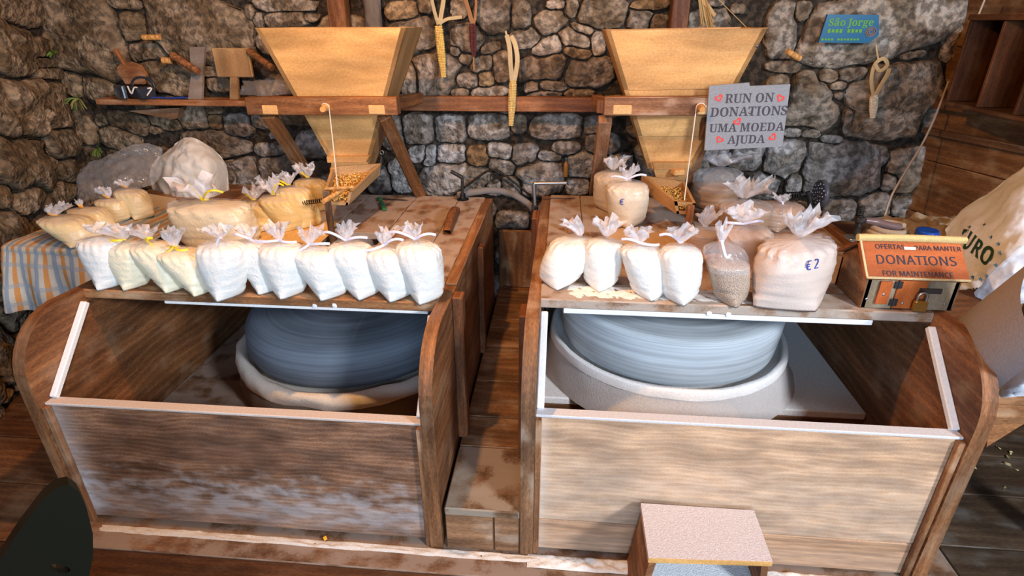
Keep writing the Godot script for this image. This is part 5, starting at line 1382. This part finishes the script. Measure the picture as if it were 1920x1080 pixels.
	st = nst(); sheet(st, net(pxnet([[[1880, 722, -1.42], [1905, 702, -1.38], [1960, 670, -1.36]], [[1882, 730, -1.38], [1910, 722, -1.32], [1970, 712, -1.3]], [[1884, 736, -1.38], [1912, 736, -1.33], [1970, 736, -1.3]]]), 18, 12, 0.004, 9.0, true), Vector3(-0.2, 1, 0.6), 0.06); part("paper", st, "sack", o)
	o = thing("side_bench", "light wooden bench standing against the right cheek of the right case", "bench"); tint = Color(1.0, 0.82, 0.62)
	var q0 := onZ(1856, 742, -1.40); var q1 := onZ(1990, 742, -1.40)
	st = nst(); abox(st, Vector3(q0.x - 0.03, q0.y - 0.03, -1.75), Vector3(1.9, q0.y, -1.40), 0.004, 0); part("bench_top", st, "worn", o)
	st = nst(); slab(st, [onZ(1860, 748, -1.405), onZ(1960, 748, -1.405), onZ(1960, 770, -1.405), onZ(1850, 838, -1.405)], Vector3(0, 0, -0.025)); part("apron", st, "worn", o)
	st = nst(); tint = Color(0.8, 0.62, 0.45); var lg := onY(1930, 852, 0.0); abox(st, Vector3(1.62, 0, -1.5), Vector3(1.68, q0.y - 0.03, -1.44), 0.004, 1); part("leg", st, "worn", o)
	st = nst(); abox(st, Vector3(1.2, 0, -1.73), Vector3(1.25, q0.y - 0.03, -1.68), 0.004, 1); part("leg", st, "worn", o)
	tint = Color(1, 1, 1)
func printed(st, text: String, on, mid: Vector2, size: float, deg: float, k: Vector2):
	# k: how far one metre goes in u and v
	var tmp := nst(); letters(tmp, text, Transform3D(), size, "Droid Sans", 700, 0.0)
	var A := tmp.commit_to_arrays(); var V: PackedVector3Array = A[Mesh.ARRAY_VERTEX]
	for i in range(0, V.size(), 3):
		var Q := []
		for j in 3:
			var p := Vector2(V[i + j].x, V[i + j].y).rotated(deg_to_rad(deg))
			Q.append(on.bind(mid.x + p.x / k.x, mid.y - p.y / k.y).call() + Vector3(-0.3, 0.5, 1).normalized() * (0.0035 + 0.004))
		var n: Vector3 = (Q[1] - Q[0]).cross(Q[2] - Q[0]).normalized(); if n.z < 0: n = -n
		tri(st, Q[0], Q[1], Q[2], n, n, n)
func star(st, on, mid: Vector2, r: float):
	var c: Vector3 = on.bind(mid.x, mid.y).call() + Vector3(-0.3, 0.5, 1).normalized() * 0.007
	var n := Vector3(-0.2, 0.55, 0.8).normalized(); var x := Vector3.UP.cross(n).normalized(); var y := n.cross(x)
	for i in 10:
		var a := TAU * i / 10; var b := TAU * (i + 1) / 10
		var ra := r if i % 2 == 0 else r * 0.42; var rb := r if i % 2 == 1 else r * 0.42
		tri(st, c, c + (x * sin(a) + y * cos(a)) * ra, c + (x * sin(b) + y * cos(b)) * rb, n, n, n)


# ---------------------------------------------------------------- smaller things on and behind the cases
func small_things():
	var st := nst()
	# donation box: little house with a sloping lid
	var ty := 0.776
	var f0 := onY(1611, 577, ty); var f1 := onY(1775, 577, ty)
	var w := (f1.x - f0.x); var dp := 0.17
	var o := thing("donation_box", "small wooden donation box with a lettered sloping lid and brass padlock", "money box", Vector3(f0.x, ty, f0.z))
	var hf := onZ(1620, 520, f0.z).y - ty; var hb := hf + 0.075
	tint = Color(0.46, 0.58, 0.92)
	st = nst(); abox(st, Vector3(0.002, 0, -0.014), Vector3(w * 0.34, hf, 0), 0.002, 1); part("front_board", st, "pine", o)
	st = nst(); abox(st, Vector3(w * 0.67, 0, -0.014), Vector3(w - 0.002, hf, 0), 0.002, 1); part("front_board", st, "pine", o)
	st = nst(); tint = Color(0.80, 0.32, 0.15); abox(st, Vector3(w * 0.345, 0.002, -0.013), Vector3(w * 0.665, hf, 0.001), 0.002, 1); var dr := part("door", st, "pine", o, "orange-brown door")
	for x in [0.0, w - 0.014]:
		tint = Color(0.7, 0.6, 0.52); st = nst()
		prism(st, PackedVector2Array([Vector2(-0.0, 0), Vector2(-0.0, hf), Vector2(-0.075, hb), Vector2(-dp, hf + 0.01), Vector2(-dp, 0)]), Transform3D(Basis(Vector3(0, 0, 1), Vector3.UP, Vector3(-1, 0, 0)), Vector3(x + 0.014, 0, 0)), 0.014, 0.0); part("side_board", st, "worn", o)
	st = nst(); tint = Color(0.6, 0.5, 0.42); abox(st, Vector3(0, 0, -dp), Vector3(w, hf, -dp + 0.012), 0.002, 0); part("back_board", st, "worn", o)
	# lid
	var la := Vector3(-0.012, hf + 0.004, 0.012); var lb := Vector3(-0.012, hb + 0.014, -0.078)
	var along := (lb - la); var ln := Vector3(0, along.z, -along.y).normalized() * -1.0
	if ln.y < 0: ln = -ln
	st = nst(); tint = Color(0.68, 0.30, 0.22)
	var wx := Vector3(w + 0.024, 0, 0)
	slab(st, [la, la + wx, lb + wx, lb], -ln * 0.012); part("lid", st, "pine", o, "orange-red lettered lid")
	st = nst(); tint = Color(0.8, 0.55, 0.4); var lc := Vector3(-0.012, hf + 0.02, -dp - 0.012); slab(st, [lb, lb + wx, lc + wx, lc], -ln.reflect(Vector3(0, 0, 1)).abs() * 0.0 + Vector3(0, -0.012, 0)); part("lid", st, "worn", o)
	st = nst(); tint = Color(0.90, 0.68, 0.30)
	tube(st, [lb + Vector3(-0.006, 0.006, 0), lb + Vector3(w * 0.5, 0.008, 0), lb + wx + Vector3(0.012, 0.006, 0)], 0.011, 12); part("bamboo_ridge", st, "husk", o, "yellow bamboo cane")
	st = nst(); tint = Color(0.85, 0.66, 0.36)
	bar(st, la + Vector3(0, 0.002, 0.002), la + wx + Vector3(0, 0.002, 0.002), 0.006, 0.006, Vector3.UP, 0.001)
	bar(st, la + Vector3(0.002, 0.004, 0), lb + Vector3(0.002, 0.004, 0), 0.005, 0.006, Vector3.UP, 0.001); part("cane_edging", st, "husk", o, "split cane edging")
	tint = Color(0.04, 0.045, 0.07)
	var lt := func(text: String, fx: float, fy: float, size: float):
		var q := nst(); var y := -along.normalized() * -1.0
		letters(q, text, Transform3D(Basis(Vector3.RIGHT, y, Vector3.RIGHT.cross(y)), la.lerp(lb, fy) + Vector3(fx * (w + 0.024), 0, 0) + ln * 0.001), size, "Droid Sans", 400)
		part("lettering", q, "paint", o, "dark hand-drawn letters")
	lt.bind("OFERTAS", 0.29, 0.82, 0.021).call(); lt.bind("PARA MANTER", 0.76, 0.81, 0.02).call(); lt.bind("DONATIONS", 0.52, 0.48, 0.04).call(); lt.bind("FOR MAINTENANCE", 0.51, 0.13, 0.022).call()
	st = nst(); tint = Color(0.75, 0.74, 0.7); box(st, Transform3D(Basis(Vector3.RIGHT, along.normalized(), Vector3.RIGHT.cross(along.normalized())), la.lerp(lb, 0.79) + Vector3(w * 0.53, 0, 0) + ln * 0.001), Vector3(0.032, 0.009, 0.002), 0.0); part("coin_slot", st, "paint", o, "pale coin slot")
	# fittings
	st = nst(); tint = Color(0.85, 0.32, 0.16); abox(st, Vector3(w * 0.14, 0.018, 0.001), Vector3(w * 0.27, hf - 0.008, 0.008), 0.001, 1); part("patch_board", st, "pine", o, "orange patch")
	tint = Color(0.35, 0.35, 0.35)
	for y in [0.012, hf - 0.03]:
		st = nst(); abox(st, Vector3(w * 0.30, y, 0.001), Vector3(w * 0.385, y + 0.022, 0.005), 0.001); tube(st, [Vector3(w * 0.343, y - 0.001, 0.005), Vector3(w * 0.343, y + 0.023, 0.005)], 0.003, 8); part("hinge", st, "steel", dr)
	st = nst(); abox(st, Vector3(w * 0.58, hf * 0.56, 0.001), Vector3(w * 0.82, hf * 0.56 + 0.016, 0.005), 0.001); part("hasp", st, "steel", dr)
	var pk := Vector3(w * 0.605, 0.004, 0.016)
	tint = Color(1, 1, 1); st = nst(); abox(st, pk + Vector3(-0.019, 0.0, -0.008), pk + Vector3(0.019, 0.034, 0.008), 0.004); var pb := part("padlock_body", st, "brass", o, "brass padlock body")
	st = nst(); var sh := []
	for i in 11: sh.append(pk + Vector3(cos(PI * i / 10) * 0.0125, 0.045 + sin(PI * i / 10) * 0.014, 0))
	sh.push_front(pk + Vector3(0.0125, 0.03, 0)); sh.append(pk + Vector3(-0.0125, 0.03, 0)); tube(st, sh, 0.0034, 8); part("shackle", st, "steel", pb)
	for q in [[0.05, 0.03], [0.9, 0.022], [0.2, 0.05], [0.45, 0.02]]:
		st = nst(); lathe(st, [Vector2(0.0001, 0.002), Vector2(0.003, 0.0015), Vector2(0.0042, 0)], Transform3D(Basis(Vector3.RIGHT, PI / 2), Vector3(w * q[0], q[1], 0.008 if q[0] == 0.2 else 0.001)), 10); part("screw", st, "steel", o)
	# crank handles
	o = thing("crank_handle", "dark iron crank handle standing at the back corner of the left case", "crank"); tint = Color(1, 1, 1)
	var z := -2.68
	st = nst(); tube(st, [onZ(845, 321, z), onZ(867, 333, z)], 0.009, 10); tube(st, smooth([onZ(866, 332, z), onZ(867, 340, z), onZ(867, 372, z)], 4), 0.0075, 10); part("crank", st, "iron", o)
	st = nst(); var ft := onY(868, 374, 0.7455); tint = Color(0.3, 0.42, 0.42); lathe(st, [Vector2(0.03, 0), Vector2(0.03, 0.003), Vector2(0.014, 0.004), Vector2(0.013, 0.03), Vector2(0.008, 0.031)], Transform3D(Basis(), ft), 20); part("collar", st, "iron", o)
	o = thing("crank_handle", "bright steel crank handle standing at the left edge of the right case", "crank"); z = -2.6; tint = Color(1, 1, 1)
	st = nst(); var cr := [onZ(1062, 343, z), onZ(1010, 344, z), onZ(1002, 345, z), onZ(1001, 352, z), onZ(1003, 386, z)]; tube(st, smooth(cr, 5), 0.0085, 10); part("crank", st, "steel", o)
	st = nst(); var q1 := onZ(1003, 386, z); abox(st, q1 + Vector3(-0.016, -0.03, -0.016), q1 + Vector3(0.016, 0.004, 0.016), 0.003); part("collar", st, "iron", o)
	# pipes and hose behind the passage
	o = thing("rubber_hose", "thick dusty hose arching behind the passage between the cases", "hose"); tint = Color(0.21, 0.19, 0.18); st = nst()
	var P := []
	for q in [[858, 366, -2.745], [890, 360, -2.76], [925, 357, -2.79], [960, 364, -2.79], [990, 382, -2.76], [1004, 398, -2.72]]: P.append(onZ(q[0], q[1], q[2]))
	tube(st, smooth(P, 5), 0.017, 12); part("hose", st, "cloth", o)
	o = thing("iron_rod", "thin bent iron rod with a ring leaning on the wall behind the passage", "rod"); tint = Color(0.8, 0.75, 0.72); st = nst(); P = []
	for q in [[850, 366], [880, 345], [912, 322], [928, 319], [942, 325], [965, 343], [996, 368]]: P.append(onZ(q[0], q[1], -2.99))
	tube(st, smooth(P, 5), 0.0058, 8); part("rod", st, "iron", o)
	st = nst(); P = []
	for i in 21: P.append(onZ(928, 334, -2.985) + Vector3(cos(TAU * i / 20), sin(TAU * i / 20), 0) * 0.026)
	tube(st, P, 0.003, 6); part("ring", st, "iron", o)
	o = thing("amber_bottle", "narrow amber bottle hanging on the wall behind the steel crank", "bottle"); var bb := onZ(1060, 334, -2.985); tint = Color(0.30, 0.13, 0.03)
	st = nst(); lathe(st, [Vector2(0.0005, 0), Vector2(0.012, 0.001), Vector2(0.0125, 0.06), Vector2(0.011, 0.068), Vector2(0.005, 0.075), Vector2(0.005, 0.085), Vector2(0.0005, 0.085)], Transform3D(Basis(), bb + Vector3(0, 0.008, 0)), 16); part("bottle_body", st, "gloss", o)
	st = nst(); tint = Color(0.03, 0.08, 0.1); lathe(st, [Vector2(0.0005, 0.084), Vector2(0.008, 0.084), Vector2(0.008, 0.1), Vector2(0.0005, 0.102)], Transform3D(Basis(), bb + Vector3(0, 0.008, 0)), 14); part("cap", st, "gloss", o)
	# folding knife
	var ka := onY(712, 374, 0.746); var kb := onY(721, 396, 0.746); var kc := onY(766, 377, 0.746)
	o = thing("pocket_knife", "open pocket knife with a green handle lying on the left table", "knife", ka); tint = Color(0.02, 0.16, 0.07)
	st = nst(); bar(st, Vector3(0, 0.007, 0), kb - ka + Vector3(0, 0.007, 0), 0.012, 0.02, Vector3.UP, 0.005); part("handle", st, "gloss", o, "green handle")
	tint = Color(0.35, 0.33, 0.33); st = nst(); var kd := kc - ka; slab(st, [Vector3(0, 0.003, 0.006), kd + Vector3(0, 0.003, 0.002), kd + Vector3(-0.02, 0.003, -0.008), Vector3(0, 0.003, -0.01)], Vector3(0, 0.002, 0)); part("blade", st, "steel", o)
	# block handle and eye lining on the left table
	var h0 := onY(838, 440, 0.746); var h1 := onY(856, 396, 0.746)
	o = thing("lid_handle", "worn wooden block handle on the boards of the left table", "handle", h0); tint = Color(0.9, 0.72, 0.55)
	st = nst(); pts_handle(st, h1 - h0); part("grip", st, "brown", o)
	o = thing("wooden_chock", "short pale wooden peg standing on the right table behind the white flour bags", "peg"); tint = Color(1, 0.85, 0.7); st = nst(); var ck := onY(1068, 436, 0.776); abox(st, ck + Vector3(-0.01, 0, -0.012), ck + Vector3(0.012, 0.05, 0.012), 0.003, 1); part("peg", st, "worn", o)
	# a jar lying over the left eye
	var e := Vector3(-0.79, 0.747, -2.02)
	o = thing("glass_funnel", "upturned clear plastic cup edge at the eye of the left table", "cup", e); tint = Color(1, 1, 1)
	st = nst(); lathe(st, [Vector2(0.075, 0.0), Vector2(0.07, 0.03), Vector2(0.055, 0.05), Vector2(0.03, 0.055)], Transform3D(), 32); part("cup", st, "clear_film", o)
	# springs and screws
	o = thing("coil_spring", "dark coil spring stretched beside the left feed trough", "spring"); st = nst(); coil(st, onZ(562, 381, -2.24), onZ(604, 376, -2.24), 0.0085, 11, 0.0018); part("coil", st, "iron", o)
	o = thing("spring_clamp", "iron clamp with coiled spring and pierced dark disc before the right stone wall", "clamp"); z = -2.62
	st = nst(); coil(st, onZ(1455, 367, z), onZ(1500, 365, z), 0.013, 10, 0.0032); part("spring", st, "iron", o)
	st = nst(); tube(st, [onZ(1450, 368, z), onZ(1516, 364, z)], 0.006, 10); tube(st, smooth([onZ(1514, 360, z), onZ(1518, 372, z), onZ(1520, 390, z), onZ(1530, 400, z)], 4), 0.011, 10); part("arm", st, "iron", o)
	var dc := onZ(1538, 363, z)
	var dx := Transform3D(Basis(Vector3(0, 0, 1), PI / 2), dc); dx.basis = Basis(Vector3.UP, 0.12) * dx.basis
	st = nst(); tint = Color(0.1, 0.1, 0.12); lathe(st, [Vector2(0.0005, -0.012), Vector2(0.05, -0.012), Vector2(0.062, -0.006), Vector2(0.062, 0.006), Vector2(0.05, 0.012), Vector2(0.0005, 0.014)], dx, 32); part("disc", st, "gloss", o)
	st = nst(); tint = Color(0.6, 0.62, 0.66)
	for i in 34:
		var rr := 0.058 * sqrt((i + 0.5) / 34.0); var aa := i * 2.4
		lathe(st, [Vector2(0.0001, 0.0035), Vector2(0.0028, 0.0025), Vector2(0.004, -0.004)], dx * Transform3D(Basis(), Vector3(cos(aa) * rr, 0.0125 - (0.005 if rr > 0.05 else 0.0), sin(aa) * rr)), 7)
	part("studs", st, "gloss", o, "pale studs"); tint = Color(1, 1, 1)
	o = thing("adjusting_screw", "iron adjusting screw with a dark turned handle behind the donation box", "screw"); z = -2.1
	st = nst(); tube(st, [onZ(1606, 440, z), onZ(1612, 408, z)], 0.012, 10); coil(st, onZ(1611, 415, z), onZ(1617, 386, z), 0.008, 8, 0.0025); tube(st, [onZ(1611, 415, z), onZ(1617, 386, z)], 0.006, 8); box(st, Transform3D(Basis(), onZ(1613, 412, z)), Vector3(0.035, 0.022, 0.03), 0.004); part("screw", st, "iron", o)
	st = nst(); tint = Color(0.18, 0.12, 0.12); tube(st, smooth([onZ(1618, 413, z), onZ(1640, 416, z), onZ(1662, 422, z), onZ(1688, 427, z)], 3), [0.010, 0.011, 0.013, 0.016, 0.0155, 0.015, 0.015, 0.015, 0.0155, 0.014], 12); part("handle", st, "gloss", o, "dark turned handle"); tint = Color(1, 1, 1)
	st = nst(); var bp := onZ(1607, 443, z); abox(st, bp + Vector3(-0.035, -0.015, -0.03), bp + Vector3(0.045, -0.002, 0.03), 0.003); part("base_plate", st, "steel", o)
	o = thing("blue_capped_jar", "brown jar with a blue cap behind the donation box", "jar"); var jb := onZ(1729, 466, -2.02); tint = Color(0.42, 0.24, 0.12)
	st = nst(); lathe(st, [Vector2(0.0005, 0), Vector2(0.032, 0.001), Vector2(0.034, 0.06), Vector2(0.03, 0.09)], Transform3D(Basis(), jb + Vector3(0, -0.045, 0)), 24); part("jar_body", st, "gloss", o)
	st = nst(); tint = Color(0.01, 0.06, 0.33); lathe(st, [Vector2(0.036, 0.088), Vector2(0.037, 0.11), Vector2(0.033, 0.116), Vector2(0.025, 0.114), Vector2(0.0005, 0.112)], Transform3D(Basis(), jb + Vector3(0, -0.045, 0)), 24); part("cap", st, "gloss", o, "blue cap")
	o = thing("rope_coil", "coiled tan rope lying behind the donation box", "rope"); tint = Color(0.45, 0.36, 0.26); st = nst(); P = []
	var rc := onZ(1660, 446, -2.1)
	for i in 61: P.append(rc + Vector3(cos(TAU * i / 20) * (0.075 - i * 0.0004), i * 0.0008, sin(TAU * i / 20) * 0.05))
	tube(st, P, 0.011, 8); part("rope", st, "cloth", o)
	o = thing("cloth_sack", "folded tan cloth sack bunched behind the blue capped jar", "sack"); tint = Color(0.40, 0.31, 0.21); st = nst()
	sheet(st, net(pxnet([[[1625, 425, -2.5], [1680, 412, -2.5], [1740, 405, -2.45], [1790, 412, -2.4]], [[1630, 445, -2.3], [1690, 436, -2.3], [1745, 430, -2.25], [1795, 440, -2.2]], [[1640, 470, -2.15], [1700, 466, -2.15], [1750, 468, -2.1], [1790, 480, -2.1]]]), 34, 24, 0.02, 6.0, true), Vector3(0, 1, 0.6), 0.12); part("cloth", st, "cloth", o)
	o = thing("slanting_plank", "narrow dusty plank slanting behind the big meal bag", "plank"); tint = Color(0.8, 0.68, 0.58); st = nst(); bar(st, onZ(1525, 405, -2.5), onZ(1610, 468, -2.05), 0.03, 0.03); part("plank", st, "worn", o)
	o = thing("short_stick", "short dark stick lying on the passage floor far back", "stick"); var sk := onY(950, 543, 0.18); tint = Color(0.4, 0.3, 0.25); st = nst(); tube(st, [sk + Vector3(-0.02, 0.006, -0.02), sk + Vector3(0.06, 0.006, 0.01)], 0.006, 8); part("stick", st, "worn", o)
	tint = Color(1, 1, 1)
	# flour and meal lying about: thin uneven heaps
	spill("flour_spill", "pale flour spilled along the foot of both milling cases", -1.56, 1.0, -1.287, -1.256, 0.0, 0.012, Color(0.66, 0.59, 0.52), 5)
	spill("flour_spill", "white flour drifted in front of the right milling case", -0.06, 0.98, -1.290, -1.24, 0.004, 0.014, Color(0.74, 0.70, 0.65), 6)
	spill("flour_spill", "thin flour drift along the front edge of the right table", 0.02, 0.62, -1.69, -1.585, 0.7755, 0.005, Color(0.85, 0.80, 0.74), 7)
	spill("meal_spill", "orange meal strewn behind the bags on the left table", -1.25, -0.95, -2.35, -2.0, 0.7455, 0.006, Color(0.75, 0.48, 0.18), 8)
	spill("meal_spill", "tan meal strewn round the eye of the right table", 0.18, 0.6, -2.28, -1.9, 0.7755, 0.006, Color(0.62, 0.42, 0.24), 9)
	# specks on the right floor
	for i in 9:
		var q := onY([1838, 1872, 1880, 1890, 1896, 1902, 1882, 1824, 1890][i], [836, 840, 868, 872, 850, 880, 916, 877, 858][i], 0.0)
		o = thing("dry_leaf", "tiny dry yellow leaf or husk lying on the dark floor at the right", "leaf", q, "dry bits on the dark floor"); st = nst(); tint = Color(0.5, 0.42, 0.2) * rng.randf_range(0.7, 1.3)
		var R := []
		for r in 4:
			var row := PackedVector3Array()
			for k in 6: row.append(Vector3((k / 5.0 - 0.5) * 0.024, 0.002 + 0.005 * sin(r * 1.1 + k * 0.6), (r / 3.0 - 0.5) * 0.014 * sin(PI * (k + 0.3) / 5.6)).rotated(Vector3.UP, i * 1.7))
			R.append(row)
		grid(st, R, false, Vector3.UP); part("blade", st, "leaf", o)
	for q in [[610, 1011, "orange maize crumb on the flour at the foot of the left case"], [500, 1004, ""]]:
		if q[2]:
			o = thing("maize_crumb", q[2], "maize", onY(q[0], q[1], 0.008)); st = nst(); tint = Color(0.75, 0.36, 0.03); box(st, Transform3D(Basis.from_euler(Vector3(0.4, 0.7, 0.2)), Vector3(0, 0.004, 0)), Vector3(0.011, 0.007, 0.013), 0.002); part("kernel", st, "gloss", o)
	tint = Color(1, 1, 1)
func pts_handle(st, d: Vector3):
	var L := d.length(); var R := []
	for i in 9:
		var f := i / 8.0; var row := PackedVector3Array(); var c := d * f
		var hh := 0.05 * sqrt(sin(PI * clampf(f * 0.9 + 0.05, 0, 1)))
		for q in [[-0.016, 0.0], [-0.016, hh * 0.85], [-0.01, hh], [0.01, hh], [0.016, hh * 0.85], [0.016, 0.0]]: row.append(c + Vector3(q[0], q[1], 0))
		R.append(row)
	grid(st, R, true)
func coil(st, a: Vector3, b: Vector3, r: float, turns: int, wire: float):
	var P := []; var ax := (b - a).normalized(); var x := ax.cross(Vector3.UP).normalized(); var y := ax.cross(x)
	if absf(ax.y) > 0.9: x = Vector3.RIGHT; y = ax.cross(x)
	for i in turns * 10 + 1: P.append(a.lerp(b, float(i) / (turns * 10)) + (x * cos(TAU * i / 10) + y * sin(TAU * i / 10)) * r)
	tube(st, P, wire, 5)
func spill(called, label, x0: float, x1: float, z0: float, z1: float, y: float, hgt: float, col: Color, sd: int):
	var R := []; var nu := 90; var nv := 14
	for v in nv:
		var row := PackedVector3Array()
		for u in nu:
			var fu := float(u) / (nu - 1); var fv := float(v) / (nv - 1)
			var ed := 0.35 * nz.get_noise_2d(fu * 9 + sd * 7, fv * 2)
			var edge := minf(1.0, minf(minf(fu, 1 - fu) * 14, minf(fv, 1 - fv) * (4.0 if fv > 0.5 else 8.0) + (ed if fv > 0.4 else 0.0)))
			var p := Vector3(lerpf(x0, x1, fu), 0, lerpf(z0, z1, fv))
			p.y = y - 0.002 + hgt * clampf(edge, -0.3, 1.0) * (0.55 + 0.5 * nz.get_noise_2d(p.x * 22 + sd, p.z * 22))
			row.append(p)
		R.append(row)
	var st := nst(); tint = col; grid(st, R, false, Vector3.UP)
	var o := part(numbered(called), st, "dusted", self); tag(o, label, "flour" if called == "flour_spill" else "meal", "", "stuff"); tint = Color(1, 1, 1)


# ---------------------------------------------------------------- nearest things
func foreground():
	var st := nst()
	# step stool
	var h := 0.25
	var a := onY(1201, 940, h); var b := onY(1412, 952, h); var c := onY(1449, 1053, h); var d := onY(1216, 1046, h)
	var o := thing("step_stool", "small dusty wooden step stool in front of the right case", "stool")
	tint = Color(0.60, 0.56, 0.57); a.z = -1.29; b.z = -1.29
	st = nst(); slab(st, [a, b, c, d], Vector3(0, -0.018, 0)); part("seat", st, "dusted", o, "flour-dusted top")
	tint = Color(1.0, 0.8, 0.62)
	for e in [[d, a, 0.012], [c, b, -0.012]]:
		var ou := Vector3(-signf(e[2]) * 0.028, 0, 0); st = nst()
		var t0: Vector3 = e[0] + Vector3(e[2] * 0.5, -0.019, -0.006); var t1: Vector3 = e[1] + Vector3(e[2] * 0.5, -0.019, 0.004)
		slab(st, [t0, t1, Vector3(t1.x, 0, t1.z) + ou, Vector3(t0.x, 0, t0.z) + ou], Vector3(e[2] * 1.5, 0, 0)); part("leg", st, "worn", o)
	st = nst(); tint = Color(0.62, 0.68, 0.74); abox(st, Vector3(a.x + 0.01, 0.09, -1.25), Vector3(b.x - 0.01, 0.105, -1.12), 0.003, 0); part("lower_shelf", st, "dusted", o, "grey lower shelf")
	st = nst(); tint = Color(1.1, 0.9, 0.7); var z3 := c.z
	slab(st, [d + Vector3(0.0, -0.0005, 0.001), c + Vector3(0, -0.0005, 0.001), c + Vector3(0, -0.017, 0.001), d + Vector3(0, -0.017, 0.001)], Vector3(0, 0, -0.006)); part("front_edge", st, "pine", o, "pale front edge")
	# dark chair back close to the lens
	o = thing("wooden_chair", "dark wooden chair with a hand hole in its back, at the lower left corner", "chair", Vector3(-0.80, 0, -0.66)); tint = Color(0.014, 0.012, 0.011)
	chair(o)
	tint = Color(1, 1, 1)
func chair(o):
	var z := -0.82
	var st := nst(); var pts := PackedVector2Array()
	for q in [[-20, 1085], [0, 1050], [40, 990], [85, 932], [108, 914], [130, 909], [148, 922], [163, 955], [174, 1000], [175, 1040], [168, 1075], [150, 1150], [120, 1290], [-20, 1290]]:
		var p: Vector3 = onZ(q[0], q[1], z) - o.position; pts.append(Vector2(p.x, p.y))
	var hole := PackedVector2Array()
	var hc: Vector3 = onZ(112, 1066, z) - o.position
	for i in 16: hole.append(Vector2(hc.x, hc.y) + Vector2(cos(TAU * i / 16) * 0.026, sin(TAU * i / 16) * 0.015))
	# split the plate in two halves round the hole
	var cut := PackedVector2Array([Vector2(hc.x - 2, hc.y), Vector2(hc.x + 2, hc.y), Vector2(hc.x + 2, hc.y - 2), Vector2(hc.x - 2, hc.y - 2)])
	var cutu := PackedVector2Array([Vector2(hc.x - 2, hc.y), Vector2(hc.x + 2, hc.y), Vector2(hc.x + 2, hc.y + 2), Vector2(hc.x - 2, hc.y + 2)])
	for cc in [cut, cutu]:
		for poly in Geometry2D.intersect_polygons(pts, cc):
			for got in Geometry2D.clip_polygons(poly, hole): prism(st, got, Transform3D(Basis(Vector3.RIGHT, Vector3.UP, Vector3(-0.75, 0.25, -0.7)), Vector3(0, 0, z - o.position.z)), 0.024, 0.0)
	part("backrest", st, "gloss", o)
	st = nst(); abox(st, Vector3(-0.3, 0.30, -0.16), Vector3(-0.02, 0.335, 0.2), 0.006); part("seat", st, "gloss", o)
	for e in [[-0.27, -0.14], [-0.05, -0.14], [-0.27, 0.17], [-0.05, 0.17]]:
		st = nst(); abox(st, Vector3(e[0] - 0.018, 0, e[1] - 0.018), Vector3(e[0] + 0.018, 0.30, e[1] + 0.018), 0.004, 1); part("leg", st, "gloss", o)
